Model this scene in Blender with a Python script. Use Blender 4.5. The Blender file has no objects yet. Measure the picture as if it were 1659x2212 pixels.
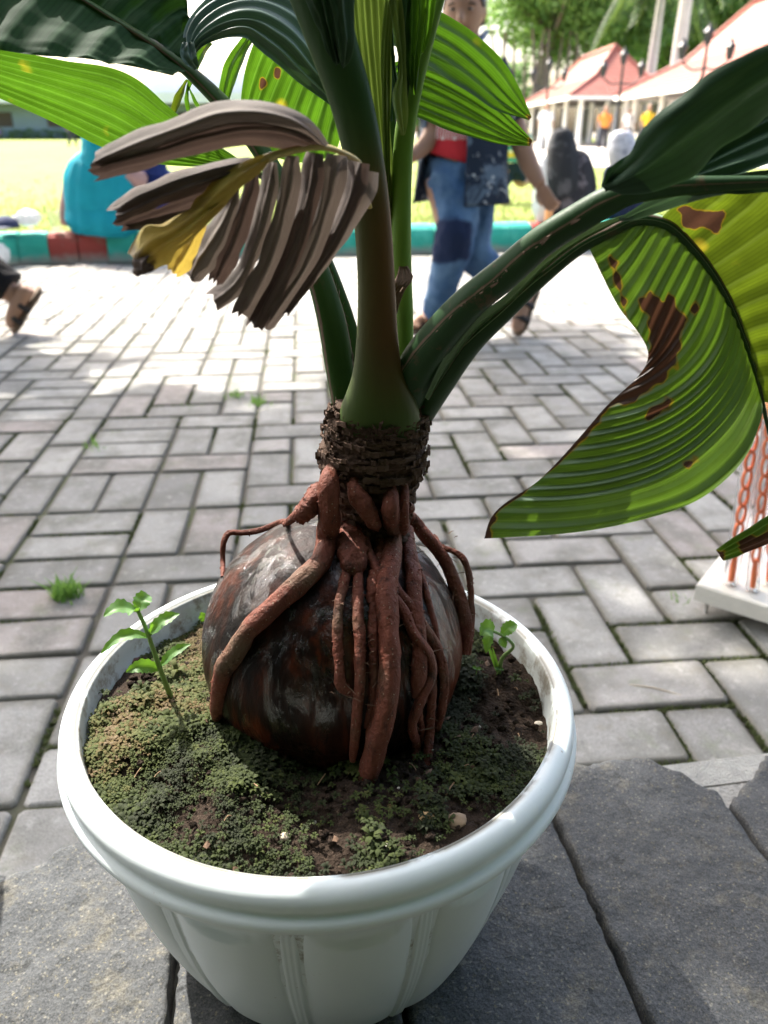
import bpy, math, random
import numpy as np
from mathutils import Vector, Matrix
R = math.radians
rng = np.random.default_rng(7)
random.seed(7)
scene = bpy.context.scene

# ------------------------------------------------------------------ camera
CAM_H = 0.78
PITCH = math.atan((1106. - 285.) / 1736.)          # looking down about 25 degrees
FPX = 1736.                                        # focal length in units of a 1659 x 2212 picture
cam_d = bpy.data.cameras.new('camera'); cam = bpy.data.objects.new('camera', cam_d)
scene.collection.objects.link(cam); scene.camera = cam
cam.location = (0, 0, CAM_H); cam.rotation_euler = (R(90) - PITCH, 0, 0)
cam_d.sensor_fit = 'VERTICAL'; cam_d.sensor_height = 24.; cam_d.lens = 24. * FPX / 2212.
cam_d.clip_start = .02; cam_d.clip_end = 2000
cam_d.dof.use_dof = True; cam_d.dof.focus_distance = 0.47; cam_d.dof.aperture_fstop = 6.5

# ------------------------------------------------------------------ light
SUN_EL, SUN_AZ = R(50), math.atan2(-.62, .78)      # sun stands behind the plant, to the left
TO_SUN = Vector((math.sin(SUN_AZ) * math.cos(SUN_EL), math.cos(SUN_AZ) * math.cos(SUN_EL), math.sin(SUN_EL)))
w = bpy.data.worlds.new('World'); scene.world = w; w.use_nodes = True
nt = w.node_tree; nt.nodes.clear()
sky = nt.nodes.new('ShaderNodeTexSky'); sky.sky_type = 'NISHITA'; sky.sun_disc = False
sky.sun_elevation = SUN_EL; sky.sun_rotation = SUN_AZ; sky.air_density = 1.0; sky.dust_density = 6.0; sky.ozone_density = 0.4
bg = nt.nodes.new('ShaderNodeBackground'); bg.inputs[1].default_value = 0.15
wo = nt.nodes.new('ShaderNodeOutputWorld'); nt.links.new(sky.outputs[0], bg.inputs[0]); nt.links.new(bg.outputs[0], wo.inputs[0])
sl = bpy.data.lights.new('sun', 'SUN'); sl.energy = 2.9; sl.angle = R(.53); sl.color = (1, .95, .87)
so = bpy.data.objects.new('sun', sl); scene.collection.objects.link(so)
so.rotation_euler = TO_SUN.to_track_quat('Z', 'Y').to_euler(); so.location = (-6, 8, 12)
vs = scene.view_settings
vs.view_transform = 'Standard'; vs.look = 'None'; vs.exposure = 2.2; vs.gamma = 1.0; vs.use_curve_mapping = False
scene.render.engine = 'CYCLES'
scene.cycles.use_denoising = True
scene.cycles.max_bounces = 6; scene.cycles.transparent_max_bounces = 8
scene.cycles.sample_clamp_indirect = 8

# ------------------------------------------------------------------ placing helpers (metres; camera ray meets a distance or a plane)
CC = np.array([0, 0, CAM_H]); CF = np.array([0, math.cos(PITCH), -math.sin(PITCH)]); CU = np.array([0, math.sin(PITCH), math.cos(PITCH)])
def ray(x, y): return CF + np.array([(x - 829.5) / FPX, 0, 0]) - (y - 1106.) / FPX * CU
def at(x, y, Y):
    d = ray(x, y); return CC + d * (Y / d[1])
def gnd(x, y, z=0.):
    d = ray(x, y); return CC + d * ((z - CAM_H) / d[2])
def depth(p): return float((np.asarray(p) - CC) @ CF)
def size(px, p): return px * depth(p) / FPX

# ------------------------------------------------------------------ mesh helpers
def mk(name, v, f, mat=None, parent=None, uv=None, smooth=True, attrs=None, loc=None):
    v = np.asarray(v, float)
    me = bpy.data.meshes.new(name)
    if isinstance(f, np.ndarray): f = f.tolist()
    me.from_pydata(v.tolist(), [], f)
    if uv is not None:
        uv = np.asarray(uv, np.float32)
        li = np.empty(len(me.loops), np.int32); me.loops.foreach_get('vertex_index', li)
        lay = me.uv_layers.new(name='UVMap'); lay.data.foreach_set('uv', uv[li].ravel())
    if attrs:
        for k, a in attrs.items():
            at_ = me.attributes.new(k, 'FLOAT', 'POINT'); at_.data.foreach_set('value', np.asarray(a, np.float32))
    if smooth: me.polygons.foreach_set('use_smooth', [True] * len(me.polygons))
    if mat:
        for m in (mat if isinstance(mat, (list, tuple)) else [mat]): me.materials.append(m)
    me.update()
    o = bpy.data.objects.new(name, me); scene.collection.objects.link(o)
    if loc is not None: o.location = loc
    if parent is not None: o.parent = parent
    return o
def tag(o, label=None, cat=None, group=None, kind=None):
    if label: o['label'] = label
    if cat: o['category'] = cat
    if group: o['group'] = group
    if kind: o['kind'] = kind
    return o
def empty(name, loc, label=None, cat=None, group=None, kind=None):
    o = bpy.data.objects.new(name, None); scene.collection.objects.link(o); o.location = loc; o.empty_display_size = .05
    return tag(o, label, cat, group, kind)
class Part:
    """collects vertices of several shapes that make ONE mesh"""
    def __init__(s): s.v = []; s.f = []; s.uv = []; s.n = 0
    def add(s, v, f, uv=None):
        v = np.asarray(v, float); s.v.append(v)
        s.f += [[i + s.n for i in q] for q in (f.tolist() if isinstance(f, np.ndarray) else f)]
        s.uv.append(np.zeros((len(v), 2)) if uv is None else np.asarray(uv, float)); s.n += len(v)
        return s
    def build(s, name, mat, parent=None, smooth=True, origin=None):
        v = np.concatenate(s.v)
        o = mk(name, v if origin is None else v - np.asarray(origin), s.f, mat, parent, np.concatenate(s.uv), smooth)
        if origin is not None: o.location = origin
        return o
def gridf(nu, nv, wrap=False):
    i, j = np.meshgrid(np.arange(nu - 1), np.arange(nv if wrap else nv - 1), indexing='ij')
    j2 = (j + 1) % nv
    return np.stack([i * nv + j, (i + 1) * nv + j, (i + 1) * nv + j2, i * nv + j2], -1).reshape(-1, 4)
def spline(pts, n):
    """smooth curve through the points (any number of columns)"""
    P = np.asarray(pts, float); m = len(P)
    if m == 2: return P[0] + (P[1] - P[0]) * np.linspace(0, 1, n)[:, None]
    d = np.r_[0, np.cumsum(np.linalg.norm(np.diff(P[:, :3], axis=0), axis=1) + 1e-9)]; d /= d[-1]
    T = np.gradient(P, d, axis=0, edge_order=1)
    t = np.linspace(0, 1, n); k = np.clip(np.searchsorted(d, t, 'right') - 1, 0, m - 2)
    h = (d[k + 1] - d[k]); s = ((t - d[k]) / h)[:, None]; h = h[:, None]
    return (2*s**3 - 3*s**2 + 1) * P[k] + (s**3 - 2*s**2 + s) * h * T[k] + (-2*s**3 + 3*s**2) * P[k+1] + (s**3 - s**2) * h * T[k+1]
def nrm(a): return a / (np.linalg.norm(a, axis=-1, keepdims=True) + 1e-12)
def sweep(path, ra, rb=None, n=12, side=None, cap=True, prof=None):
    """tube along path; ra = half width along 'side', rb = half width across; prof(angle array)->(radius factor)"""
    path = np.asarray(path, float); m = len(path)
    ra = np.broadcast_to(np.asarray(ra, float), (m,)); rb = ra if rb is None else np.broadcast_to(np.asarray(rb, float), (m,))
    T = nrm(np.gradient(path, axis=0))
    s = np.array([1., 0, 0]) if side is None else np.asarray(side, float)
    if abs(s @ T[0]) > .9 and side is None: s = np.array([0, 1., 0])
    S = []
    for k in range(m):
        if side is not None and k > 0: s = .0 * s + np.asarray(side, float)
        s = s - (s @ T[k]) * T[k]; s /= np.linalg.norm(s) + 1e-12; S.append(s)
    S = np.array(S); B = np.cross(T, S)
    a = np.linspace(0, 2 * np.pi, n, endpoint=False)
    q = np.ones((m, n)) if prof is None else prof(a, np.linspace(0, 1, m))
    V = path[:, None] + S[:, None] * (ra[:, None] * np.cos(a) * q)[..., None] + B[:, None] * (rb[:, None] * np.sin(a) * q)[..., None]
    V = V.reshape(-1, 3); F_ = gridf(m, n, True).tolist()
    L = np.r_[0, np.cumsum(np.linalg.norm(np.diff(path, axis=0), axis=1))]
    uv = np.stack(np.broadcast_arrays(a[None] / (2 * np.pi), L[:, None]), -1).reshape(-1, 2)
    if cap:
        V = np.vstack([V, path[:1], path[-1:]]); uv = np.vstack([uv, [[.5, 0]], [[.5, L[-1]]]]); c0 = m * n
        F_ += [[c0, (j + 1) % n, j] for j in range(n)] + [[c0 + 1, (m - 1) * n + j, (m - 1) * n + (j + 1) % n] for j in range(n)]
    return V, F_, uv
def ball(c, r, nu=10, nv=14):
    th = np.linspace(0, np.pi, nu); a = np.linspace(0, 2 * np.pi, nv, endpoint=False)
    V = np.stack([np.sin(th)[:, None] * np.cos(a), np.sin(th)[:, None] * np.sin(a), np.broadcast_to(np.cos(th)[:, None], (nu, nv))], -1).reshape(-1, 3)
    return V * np.asarray(r) + np.asarray(c), gridf(nu, nv, True)[:, ::-1]
def box(c, s, rz=0., bev=0.):
    """box with an optional chamfer round the top"""
    x, y, z = np.asarray(s) / 2.
    if bev:
        v = [(-x,-y,-z),(x,-y,-z),(x,y,-z),(-x,y,-z),(-x,-y,z-bev),(x,-y,z-bev),(x,y,z-bev),(-x,y,z-bev),(-x+bev,-y+bev,z),(x-bev,-y+bev,z),(x-bev,y-bev,z),(-x+bev,y-bev,z)]
        f = [[3,2,1,0],[0,1,5,4],[1,2,6,5],[2,3,7,6],[3,0,4,7],[4,5,9,8],[5,6,10,9],[6,7,11,10],[7,4,8,11],[8,9,10,11]]
    else:
        v = [(-x,-y,-z),(x,-y,-z),(x,y,-z),(-x,y,-z),(-x,-y,z),(x,-y,z),(x,y,z),(-x,y,z)]
        f = [[3,2,1,0],[0,1,5,4],[1,2,6,5],[2,3,7,6],[3,0,4,7],[4,5,6,7]]
    v = np.array(v); ca, sa = math.cos(rz), math.sin(rz)
    v = np.stack([v[:, 0]*ca - v[:, 1]*sa, v[:, 0]*sa + v[:, 1]*ca, v[:, 2]], 1) + np.asarray(c)
    return v, f
def lathe(prof, n=64):
    P = np.asarray(prof, float); a = np.linspace(0, 2*np.pi, n, endpoint=False)
    V = np.stack([P[:, :1]*np.cos(a), P[:, :1]*np.sin(a), np.broadcast_to(P[:, 1:], (len(P), n))], -1)
    return V, gridf(len(P), n, True)[:, ::-1]
_perm = np.random.default_rng(3).random((64, 64, 64))
def vnoise(p, sc):
    """smooth value noise, -1..1"""
    q = np.asarray(p) * sc; i = np.floor(q).astype(int); f = q - i; f = f*f*(3 - 2*f); r = 0
    for dx in (0, 1):
        for dy in (0, 1):
            for dz in (0, 1):
                wgt = (f[..., 0] if dx else 1-f[..., 0]) * (f[..., 1] if dy else 1-f[..., 1]) * (f[..., 2] if dz else 1-f[..., 2])
                r = r + wgt * _perm[(i[..., 0]+dx) % 64, (i[..., 1]+dy) % 64, (i[..., 2]+dz) % 64]
    return r*2 - 1
def fbm(p, sc, o=4): return sum(vnoise(p, sc * 2**k) * .5**k for k in range(o))

# ------------------------------------------------------------------ materials
class N:
    def __init__(s, name):
        s.m = bpy.data.materials.new(name); s.m.use_nodes = True; s.t = s.m.node_tree; s.t.nodes.clear()
        s.out = s.t.nodes.new('ShaderNodeOutputMaterial'); s.b = s.t.nodes.new('ShaderNodeBsdfPrincipled'); s.l(s.b.outputs[0], s.out.inputs[0])
    def l(s, a, b): s.t.links.new(a, b)
    def nd(s, k, **kw):
        n = s.t.nodes.new(k)
        for a, b in kw.items(): setattr(n, a, b)
        return n
    def coord(s, k='Object', scale=None):
        c = s.nd('ShaderNodeTexCoord').outputs[k]
        if scale is None: return c
        mp = s.nd('ShaderNodeMapping'); mp.inputs['Scale'].default_value = scale; s.l(c, mp.inputs[0]); return mp.outputs[0]
    def noise(s, sc, det=4, co=None, rough=.55, dist=0):
        n = s.nd('ShaderNodeTexNoise'); n.inputs['Scale'].default_value = sc; n.inputs['Detail'].default_value = det; n.inputs['Roughness'].default_value = rough; n.inputs['Distortion'].default_value = dist
        s.l(s.coord() if co is None else co, n.inputs['Vector']); return n.outputs[0]
    def vor(s, sc, co=None, feat='F1'):
        n = s.nd('ShaderNodeTexVoronoi', feature=feat); n.inputs['Scale'].default_value = sc
        s.l(s.coord() if co is None else co, n.inputs['Vector']); return n.outputs['Distance']
    def ramp(s, x, *st):
        r = s.nd('ShaderNodeValToRGB'); e = r.color_ramp.elements
        while len(e) < len(st): e.new(.5)
        for q, (p, c) in zip(e, st):
            q.position = p; q.color = (c, c, c, 1) if not isinstance(c, (tuple, list)) else (*c, 1)
        s.l(x, r.inputs[0]); return r.outputs[0]
    def mix(s, a, b, f, mode='MIX'):
        n = s.nd('ShaderNodeMix', data_type='RGBA', blend_type=mode)
        for i, q in ((0, f), (6, a), (7, b)):
            if isinstance(q, (int, float)): n.inputs[i].default_value = q
            elif isinstance(q, (tuple, list)): n.inputs[i].default_value = (*q, 1)
            else: s.l(q, n.inputs[i])
        return n.outputs[2]
    def math(s, op, a, b=0., c=None):
        n = s.nd('ShaderNodeMath', operation=op)
        for i, q in ((0, a), (1, b)) + (((2, c),) if c is not None else ()):
            if isinstance(q, (int, float)): n.inputs[i].default_value = q
            else: s.l(q, n.inputs[i])
        return n.outputs[0]
    def attr(s, name): return s.nd('ShaderNodeAttribute', attribute_name=name).outputs['Fac']
    def uv(s):
        x = s.nd('ShaderNodeSeparateXYZ'); s.l(s.nd('ShaderNodeTexCoord').outputs['UV'], x.inputs[0]); return x.outputs[0], x.outputs[1]
    def bump(s, h, strength=.3, dist=.002):
        n = s.nd('ShaderNodeBump'); n.inputs['Strength'].default_value = strength; n.inputs['Distance'].default_value = dist
        s.l(h, n.inputs['Height']); s.l(n.outputs[0], s.b.inputs['Normal']); return n.outputs[0]
    def col(s, c):
        if isinstance(c, (tuple, list)): s.b.inputs['Base Color'].default_value = (*c, 1)
        else: s.l(c, s.b.inputs['Base Color'])
        return s
    def rough(s, r):
        if isinstance(r, (int, float)): s.b.inputs['Roughness'].default_value = r
        else: s.l(r, s.b.inputs['Roughness'])
        return s
    def spec(s, v): s.b.inputs['Specular IOR Level'].default_value = v; return s
    def coat(s, v, r=.05): s.b.inputs['Coat Weight'].default_value = v; s.b.inputs['Coat Roughness'].default_value = r; return s
    def translucent(s, col, f):
        t = s.nd('ShaderNodeBsdfTranslucent')
        if isinstance(col, (tuple, list)): t.inputs[0].default_value = (*col, 1)
        else: s.l(col, t.inputs[0])
        for lk in s.b.inputs['Normal'].links: s.l(lk.from_socket, t.inputs['Normal'])
        mx = s.nd('ShaderNodeMixShader')
        if isinstance(f, (int, float)): mx.inputs[0].default_value = f
        else: s.l(f, mx.inputs[0])
        s.l(s.b.outputs[0], mx.inputs[1]); s.l(t.outputs[0], mx.inputs[2]); s.l(mx.outputs[0], s.out.inputs[0]); return s
def plain(name, c, r=.7, var=.25, sc=30., bump=0., bs=60., spec=.4):
    n = N(name); x = n.noise(sc, 4)
    n.col(n.mix(tuple(v*(1-var) for v in c), tuple(min(1, v*(1+var)) for v in c), x)).rough(r).spec(spec)
    if bump: n.bump(n.noise(bs, 5), bump, .01)
    return n.m
# ================================================================== setting: ground, pavement, ledge, kerb, lawn
def m_paver(src):
    n = N('concrete_paver_' + src)
    rnd = n.nd('ShaderNodeObjectInfo').outputs['Random'] if src == 'object' else n.attr('tint')
    base = n.ramp(rnd, (0, (.21, .208, .197)), (.12, (.28, .275, .262)), (.45, (.335, .33, .313)), (.8, (.385, .38, .36)), (.93, (.345, .305, .287)), (1, (.25, .255, .243)))
    co = n.coord('Object') if src == 'joined' else None
    geo = n.nd('ShaderNodeNewGeometry').outputs['Position']
    big = n.noise(9, 5, geo); fine = n.noise(420, 3, geo); mid = n.noise(60, 5, geo)
    c = n.mix(base, (.15, .15, .13), n.ramp(big, (.44, 0.), (.70, .75)))
    c = n.mix(c, (.55, .54, .51), n.ramp(mid, (.55, 0.), (.78, .5)))
    c = n.mix(c, (.16, .19, .10), n.ramp(n.noise(14, 4, geo), (.60, 0.), (.74, .45)))
    c = n.mix(c, n.ramp(fine, (.3, .35), (.62, 1.)), .55, 'MULTIPLY')
    if src == 'object':          # grime along the edges of each block
        gs_ = n.nd('ShaderNodeSeparateXYZ'); n.l(n.coord('Generated'), gs_.inputs[0])
        ed = n.math('MINIMUM', n.math('SUBTRACT', .5, n.math('ABSOLUTE', n.math('SUBTRACT', gs_.outputs[0], .5))), n.math('SUBTRACT', .5, n.math('ABSOLUTE', n.math('SUBTRACT', gs_.outputs[1], .5))))
        ed = n.math('ADD', ed, n.math('MULTIPLY', n.math('SUBTRACT', n.noise(45, 5, geo, .7), .5), .16))
        c = n.mix(c, (.12, .115, .095), n.ramp(ed, (.0, .75), (.13, 0.)))
    c = n.mix(c, (.20, .185, .15), n.ramp(n.noise(23, 6, geo, .75), (.55, 0.), (.68, .55)))
    n.col(c).rough(.9).spec(.25)
    h = n.mix(n.noise(700, 3, geo), n.noise(120, 4, geo), .5)
    n.bump(h, .55, .002)
    return n.m
M_PAV_O, M_PAV_J = m_paver('object'), m_paver('joined')
def m_sand():
    n = N('sandy_joint'); g = n.nd('ShaderNodeNewGeometry').outputs['Position']
    c = n.mix((.11, .10, .08), (.055, .052, .045), n.noise(120, 4, g))
    n.col(n.mix(c, (.07, .085, .03), n.ramp(n.noise(7, 4, g), (.48, 0.), (.62, .8)))).rough(.95); n.bump(n.noise(600, 4, g), .6, .004); return n.m
mb = N('bare_soil'); mb.col(mb.mix((.17, .15, .12), (.24, .22, .18), mb.noise(3, 4))).rough(.95)
tag(mk('ground', [(-600, -80, -.06), (600, -80, -.06), (600, 900, -.06), (-600, 900, -.06)], [[0, 1, 2, 3]], mb.m), kind='structure')
def kerb_y(x): return 5.90 + .182 * x
pv = tag(mk('pavement', [(-6, -3, -.007), (7, -3, -.007), (7, kerb_y(7), -.007), (-6, kerb_y(-6), -.007)], [[0, 1, 2, 3]], m_sand()), kind='structure')
PA = R(5.3); CELL = .1125; BW = .1045; TH = .06
e1 = np.array([math.cos(PA), math.sin(PA)]); e2 = np.array([-math.sin(PA), math.cos(PA)])
def paver_mesh(l, w_, name):
    c = .0045
    x, y = l / 2, w_ / 2
    rr = .006
    def ringp(x, y, z, k): # rectangle with clipped corners
        return [(-x+k,-y,z),(x-k,-y,z),(x,-y+k,z),(x,y-k,z),(x-k,y,z),(-x+k,y,z),(-x,y-k,z),(-x,-y+k,z)]
    v = ringp(x, y, -TH, rr) + ringp(x, y, -.005, rr) + ringp(x-.0018, y-.0018, -.0015, rr) + ringp(x-c, y-c, 0, rr)
    f = []
    for k in range(3):
        for i in range(8): f.append([k*8+i, k*8+(i+1) % 8, k*8+8+(i+1) % 8, k*8+8+i])
    f.append(list(range(24, 32)))
    me = bpy.data.meshes.new(name); me.from_pydata(v, [], f); me.materials.append(M_PAV_O)
    me.polygons.foreach_set('use_smooth', [False] * len(f)); return me, np.array(v), f
PM = {'h': paver_mesh(2*CELL - (CELL-BW), BW, 'paver'), 's': paver_mesh(BW, BW, 'half_paver')}
i0, i1, j0, j1 = -44, 52, -8, 66
owner = {}; bricks = []
r2 = random.Random(11)
for j in range(j0, j1):
    for i in range(i0, i1):
        if i >= 0 or (i == -1 and (i - j) % 4 == 0):      # herringbone on the right of a straight joint
            m = (i - j) % 4
            if m == 0: bricks.append((i, j, 'H')); owner[(i, j)] = owner[(i+1, j)] = 1
            elif m == 2: bricks.append((i, j-1, 'V')); owner[(i, j)] = owner[(i, j-1)] = 1
for j in range(j0, j1):
    for i in range(i0, 0):   # the laid-as-it-came patchwork on the left
        if (i, j) in owner: continue
        if i == -1 or i == -6: o_ = 'V'
        else: o_ = 'H' if r2.random() < (.72 if (j // 4 + i // 7) % 2 else .42) else 'V'
        for o_ in (o_, 'V' if o_ == 'H' else 'H', 'S'):
            b = (i+1, j) if o_ == 'H' else (i, j+1)
            if o_ == 'S': bricks.append((i, j, 'S')); owner[(i, j)] = 1; break
            if b not in owner and (b[0] < 0): bricks.append((i, j, o_)); owner[(i, j)] = owner[b] = 1; break
U0 = -.059
def paver_pose(b):
    i, j, o_ = b
    cu, cv = i + .5 + (.5 if o_ == 'H' else 0), j + .5 + (.5 if o_ == 'V' else 0)
    p = e1 * (U0 + cu * CELL) + e2 * (.02 + cv * CELL)
    return p, PA + (math.pi / 2 if o_ == 'V' else 0)
vis, rest = [], []
for b in bricks:
    p, a = paver_pose(b)
    if p[1] > kerb_y(p[0]) - .12 or p[1] < -1.5: continue
    P3 = np.array([p[0], p[1], 0.]); zc = depth(P3)
    if zc < .3: continue
    x = 829.5 + FPX * p[0] / zc; y = 1106 - FPX * ((P3 - CC) @ CU) / zc
    hid = p[1] < .84 and abs(p[0]) < .7       # under and behind the ledge
    inside = -90 < x < 1750 and y < 2000 and not hid
    if inside: vis.append((zc, b))
    elif abs(p[0]) < 5: rest.append(b)
vis.sort(key=lambda q: q[0])
jit = random.Random(5)
def wob(s): return jit.gauss(0, s)
for k, (zc, b) in enumerate(vis):
    p, a = paver_pose(b)
    if k < 300:
        o = bpy.data.objects.new('paver', PM['s' if b[2] == 'S' else 'h'][0]); scene.collection.objects.link(o); o.parent = pv
        o.location = (p[0] + wob(.0012), p[1] + wob(.0012), wob(.0012)); o.rotation_euler = (wob(.006), wob(.006), a + wob(.007) + (math.pi if jit.random() < .5 else 0))
    else: rest.append(b)
V, F_, T, nn = [], [], [], 0
for b in rest:
    p, a = paver_pose(b); _, v, f = PM['s' if b[2] == 'S' else 'h']
    a += wob(.006); ca, sa = math.cos(a), math.sin(a); tx, ty = wob(.006), wob(.006)
    q = np.stack([v[:, 0]*ca - v[:, 1]*sa + p[0], v[:, 0]*sa + v[:, 1]*ca + p[1], v[:, 2] + v[:, 0]*tx + v[:, 1]*ty + wob(.001)], 1)
    V.append(q); F_ += [[i + nn for i in g] for g in f]; nn += len(v); T += [jit.random()] * len(v)
tag(mk('paver_field', np.concatenate(V), F_, M_PAV_J, pv, attrs={'tint': T}, smooth=False), kind='stuff')
# moss along the joints near the ledge: many little tufts
def tufts(pts, h, n, spread, lean=.6, w_=.12, seed=1):
    g = np.random.default_rng(seed); P = np.repeat(np.asarray(pts, float), n, 0); m = len(P)
    P = P + np.c_[g.normal(0, spread, m), g.normal(0, spread, m), np.zeros(m)]
    H = h * g.uniform(.5, 1.2, m); az = g.uniform(0, 6.283, m); ln = g.uniform(.1, lean, m)
    d = np.stack([np.cos(az)*ln, np.sin(az)*ln, np.ones(m)], 1) * H[:, None]; sd = np.stack([-np.sin(az), np.cos(az), np.zeros(m)], 1) * (H*w_)[:, None]
    mid = P + d*.55; tip = P + d * np.array([1.25, 1.25, .92])
    V = np.stack([P - sd, P + sd, mid + sd*.8, mid - sd*.8, tip], 1).reshape(-1, 3); k = np.arange(m)[:, None]*5
    return V, (k + [0, 1, 2, 3]).tolist() + (k + [3, 2, 4]).tolist()
def m_moss(name, c1, c2, f=.3):
    n = N(name); g = n.nd('ShaderNodeNewGeometry').outputs['Position']
    n.col(n.mix(c1, c2, n.noise(90, 3, g))).rough(.85); n.translucent(c2, f); return n.m
M_JM = m_moss('joint_moss', (.045, .062, .018), (.10, .12, .035), .2)
pts = []
g = np.random.default_rng(21)
for zc, b in vis[:330]:
    p, a = paver_pose(b); l = BW if b[2] == 'S' else 2*CELL - .008
    for sgn in (-1, 1):
        for t in g.uniform(-.5, .5, 26):
            for ax in (0, 1):
                d = (np.array([t*l, sgn*(BW/2+.004)]) if ax == 0 else np.array([sgn*(l/2+.004), t*BW]))
                q = p + np.array([d[0]*math.cos(a) - d[1]*math.sin(a), d[0]*math.sin(a) + d[1]*math.cos(a)])
                if vnoise(np.array([q[0], q[1], 0.]), 4.5) + .35*vnoise(np.array([q[0], q[1], 3.]), 19) > (.12 if q[0] > -.1 else .42): pts.append((q[0], q[1], -.0075))
v, f = tufts(pts, .007, 6, .0022, 1.0, .3, 4)
tag(mk('joint_moss', v, f, M_JM, pv), 'green moss growing in the joints of the grey paving', kind='stuff')

# lawn beyond the kerb
ml = N('sunlit_lawn'); gp = ml.nd('ShaderNodeNewGeometry').outputs['Position']
ml.col(ml.mix(ml.mix((.17, .24, .055), (.27, .30, .10), ml.noise(.35, 5, gp)), (.12, .19, .04), ml.ramp(ml.noise(2.2, 4, gp), (.55, 0.), (.7, .6)))).rough(.95).spec(.1)
ml.bump(ml.noise(25, 5, gp), .6, .05)
LAWN_Z = .10
tag(mk('lawn', [(-70, kerb_y(-70)+13, LAWN_Z), (-6, kerb_y(-6)+.12, LAWN_Z), (9, kerb_y(9)+.12, LAWN_Z), (60, 16.5, LAWN_Z), (60, 110, LAWN_Z), (-90, 110, LAWN_Z)], [[0, 1, 2, 3, 4, 5]], ml.m), kind='structure')
g = np.random.default_rng(8)
gx = g.uniform(-6, 8, 9000); gy = kerb_y(gx) + .16 + g.exponential(2.2, 9000)
v, f = tufts(np.stack([gx, gy, np.full(9000, LAWN_Z)], 1), .05, 3, .03, .9, .10, 9)
tag(mk('lawn_grass', v, f, m_moss('lawn_blades', (.13, .20, .04), (.26, .30, .09), .3)), 'short sunlit grass of the wide lawn behind the kerb', 'grass', kind='stuff')
mp = N('pale_path'); mp.col(mp.mix((.48, .45, .39), (.56, .53, .47), mp.noise(1.5, 4))).rough(.9)
tag(mk('path', [(3.2, 19, LAWN_Z+.006), (60, 15, LAWN_Z+.006), (60, 62, LAWN_Z+.006), (6.5, 62, LAWN_Z+.006)], [[0, 1, 2, 3]], mp.m), kind='structure')

# painted kerb: short stones, two turquoise, two red
def m_kerb(name, c, c2):
    n = N(name); g_ = n.nd('ShaderNodeNewGeometry').outputs['Position']
    x = n.mix(c, c2, n.ramp(n.noise(9, 5, g_), (.5, 0.), (.66, .9)))
    sp = n.nd('ShaderNodeSeparateXYZ'); n.l(g_, sp.inputs[0])
    low = n.ramp(n.math('ADD', sp.outputs[2], n.math('MULTIPLY', n.noise(14, 4, g_), .08)), (.03, 1.), (.10, 0.))
    n.col(n.mix(x, (.42, .38, .32), low)).rough(.75).spec(.3); n.bump(n.noise(60, 5, g_), .5, .006); return n.m
MK_G = m_kerb('turquoise_kerb_paint', (.03, .36, .29), (.07, .45, .37)); MK_R = m_kerb('red_kerb_paint', (.30, .055, .045), (.24, .15, .11))
kerb = empty('kerb', (0, kerb_y(0), 0), 'low kerb of short stones painted turquoise and red along the lawn', 'kerb')
ka = math.atan(.182); kd = np.array([math.cos(ka), math.sin(ka)])
def kerb_stone_mesh(mat, ln):
    pr = [(0, -.05), (0, .115), (.012, .155), (.04, .178), (.08, .185), (.15, .185), (.16, .17), (.16, -.05)]
    xs = [-ln/2, -ln/2+.008, ln/2-.008, ln/2]; V = []
    for k, x in enumerate(xs):
        for (a, b) in pr:
            s_ = .94 if k in (0, 3) else 1.
            V.append((x, .08+(a-.08)*s_, b*s_))
    m = len(pr); f = []
    for k in range(3):
        for i in range(m): f.append([k*m+i, k*m+(i+1) % m, k*m+m+(i+1) % m, k*m+m+i][::-1])
    f += [list(range(m)), list(range(3*m, 4*m))[::-1]]
    me = bpy.data.meshes.new('kerb_stone'); me.from_pydata(V, [], f); me.materials.append(mat); return me
KL = .185; KM = [kerb_stone_mesh(MK_G, KL-.004), kerb_stone_mesh(MK_R, KL-.004)]
p0 = np.array([-2.2, kerb_y(-2.2)])                       # a colour change lies here
for k in range(-10, 34):
    c = p0 + kd * (k + .5) * KL
    if k < 12: red = (k // 2) % 2 == 0
    else: red = ((k - 12) % 8) in (6, 7)
    o = bpy.data.objects.new('kerb_stone', KM[1 if red else 0]); scene.collection.objects.link(o); o.parent = kerb
    o.location = (c[0] + wob(.002), c[1] - kerb_y(0) + wob(.004), wob(.003)); o.rotation_euler = (0, 0, ka + wob(.012))

# stone ledge that carries the pots
LEDGE_Z = .25; LA = R(9); l1 = np.array([math.cos(LA), math.sin(LA)]); l2 = np.array([-math.sin(LA), math.cos(LA)])
def m_stone():
    n = N('pitted_grey_stone'); g_ = n.nd('ShaderNodeNewGeometry').outputs['Position']
    rnd = n.nd('ShaderNodeObjectInfo').outputs['Random']
    c = n.mix((.080, .085, .090), (.128, .133, .137), n.noise(26, 6, g_, .65))
    c = n.mix(c, (.23, .21, .16), n.ramp(n.noise(38, 7, g_, .7), (.53, 0.), (.70, .62)))
    c = n.mix(c, (.035, .038, .038), n.ramp(n.noise(34, 6, g_, .75, .4), (.60, 0.), (.67, .85)))
    c = n.mix(c, (.28, .27, .23), n.ramp(n.vor(210, g_), (.10, .65), (.26, 0.)))
    c = n.mix(c, n.ramp(n.noise(700, 4, g_, .7), (.34, .18), (.62, 1.)), .75, 'MULTIPLY')
    c = n.mix(c, (.26, .23, .15), n.ramp(n.noise(300, 4, g_, .7), (.60, 0.), (.70, .75)))
    n.col(c).rough(.88).spec(.3)
    h = n.mix(n.noise(480, 5, g_, .7), n.vor(240, g_), .45)
    n.bump(h, .55, .0035); return n.m
M_ST = m_stone()
M_CON = plain('ledge_concrete', (.30, .30, .28), .9, .3, 60, .6, 300)
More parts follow.
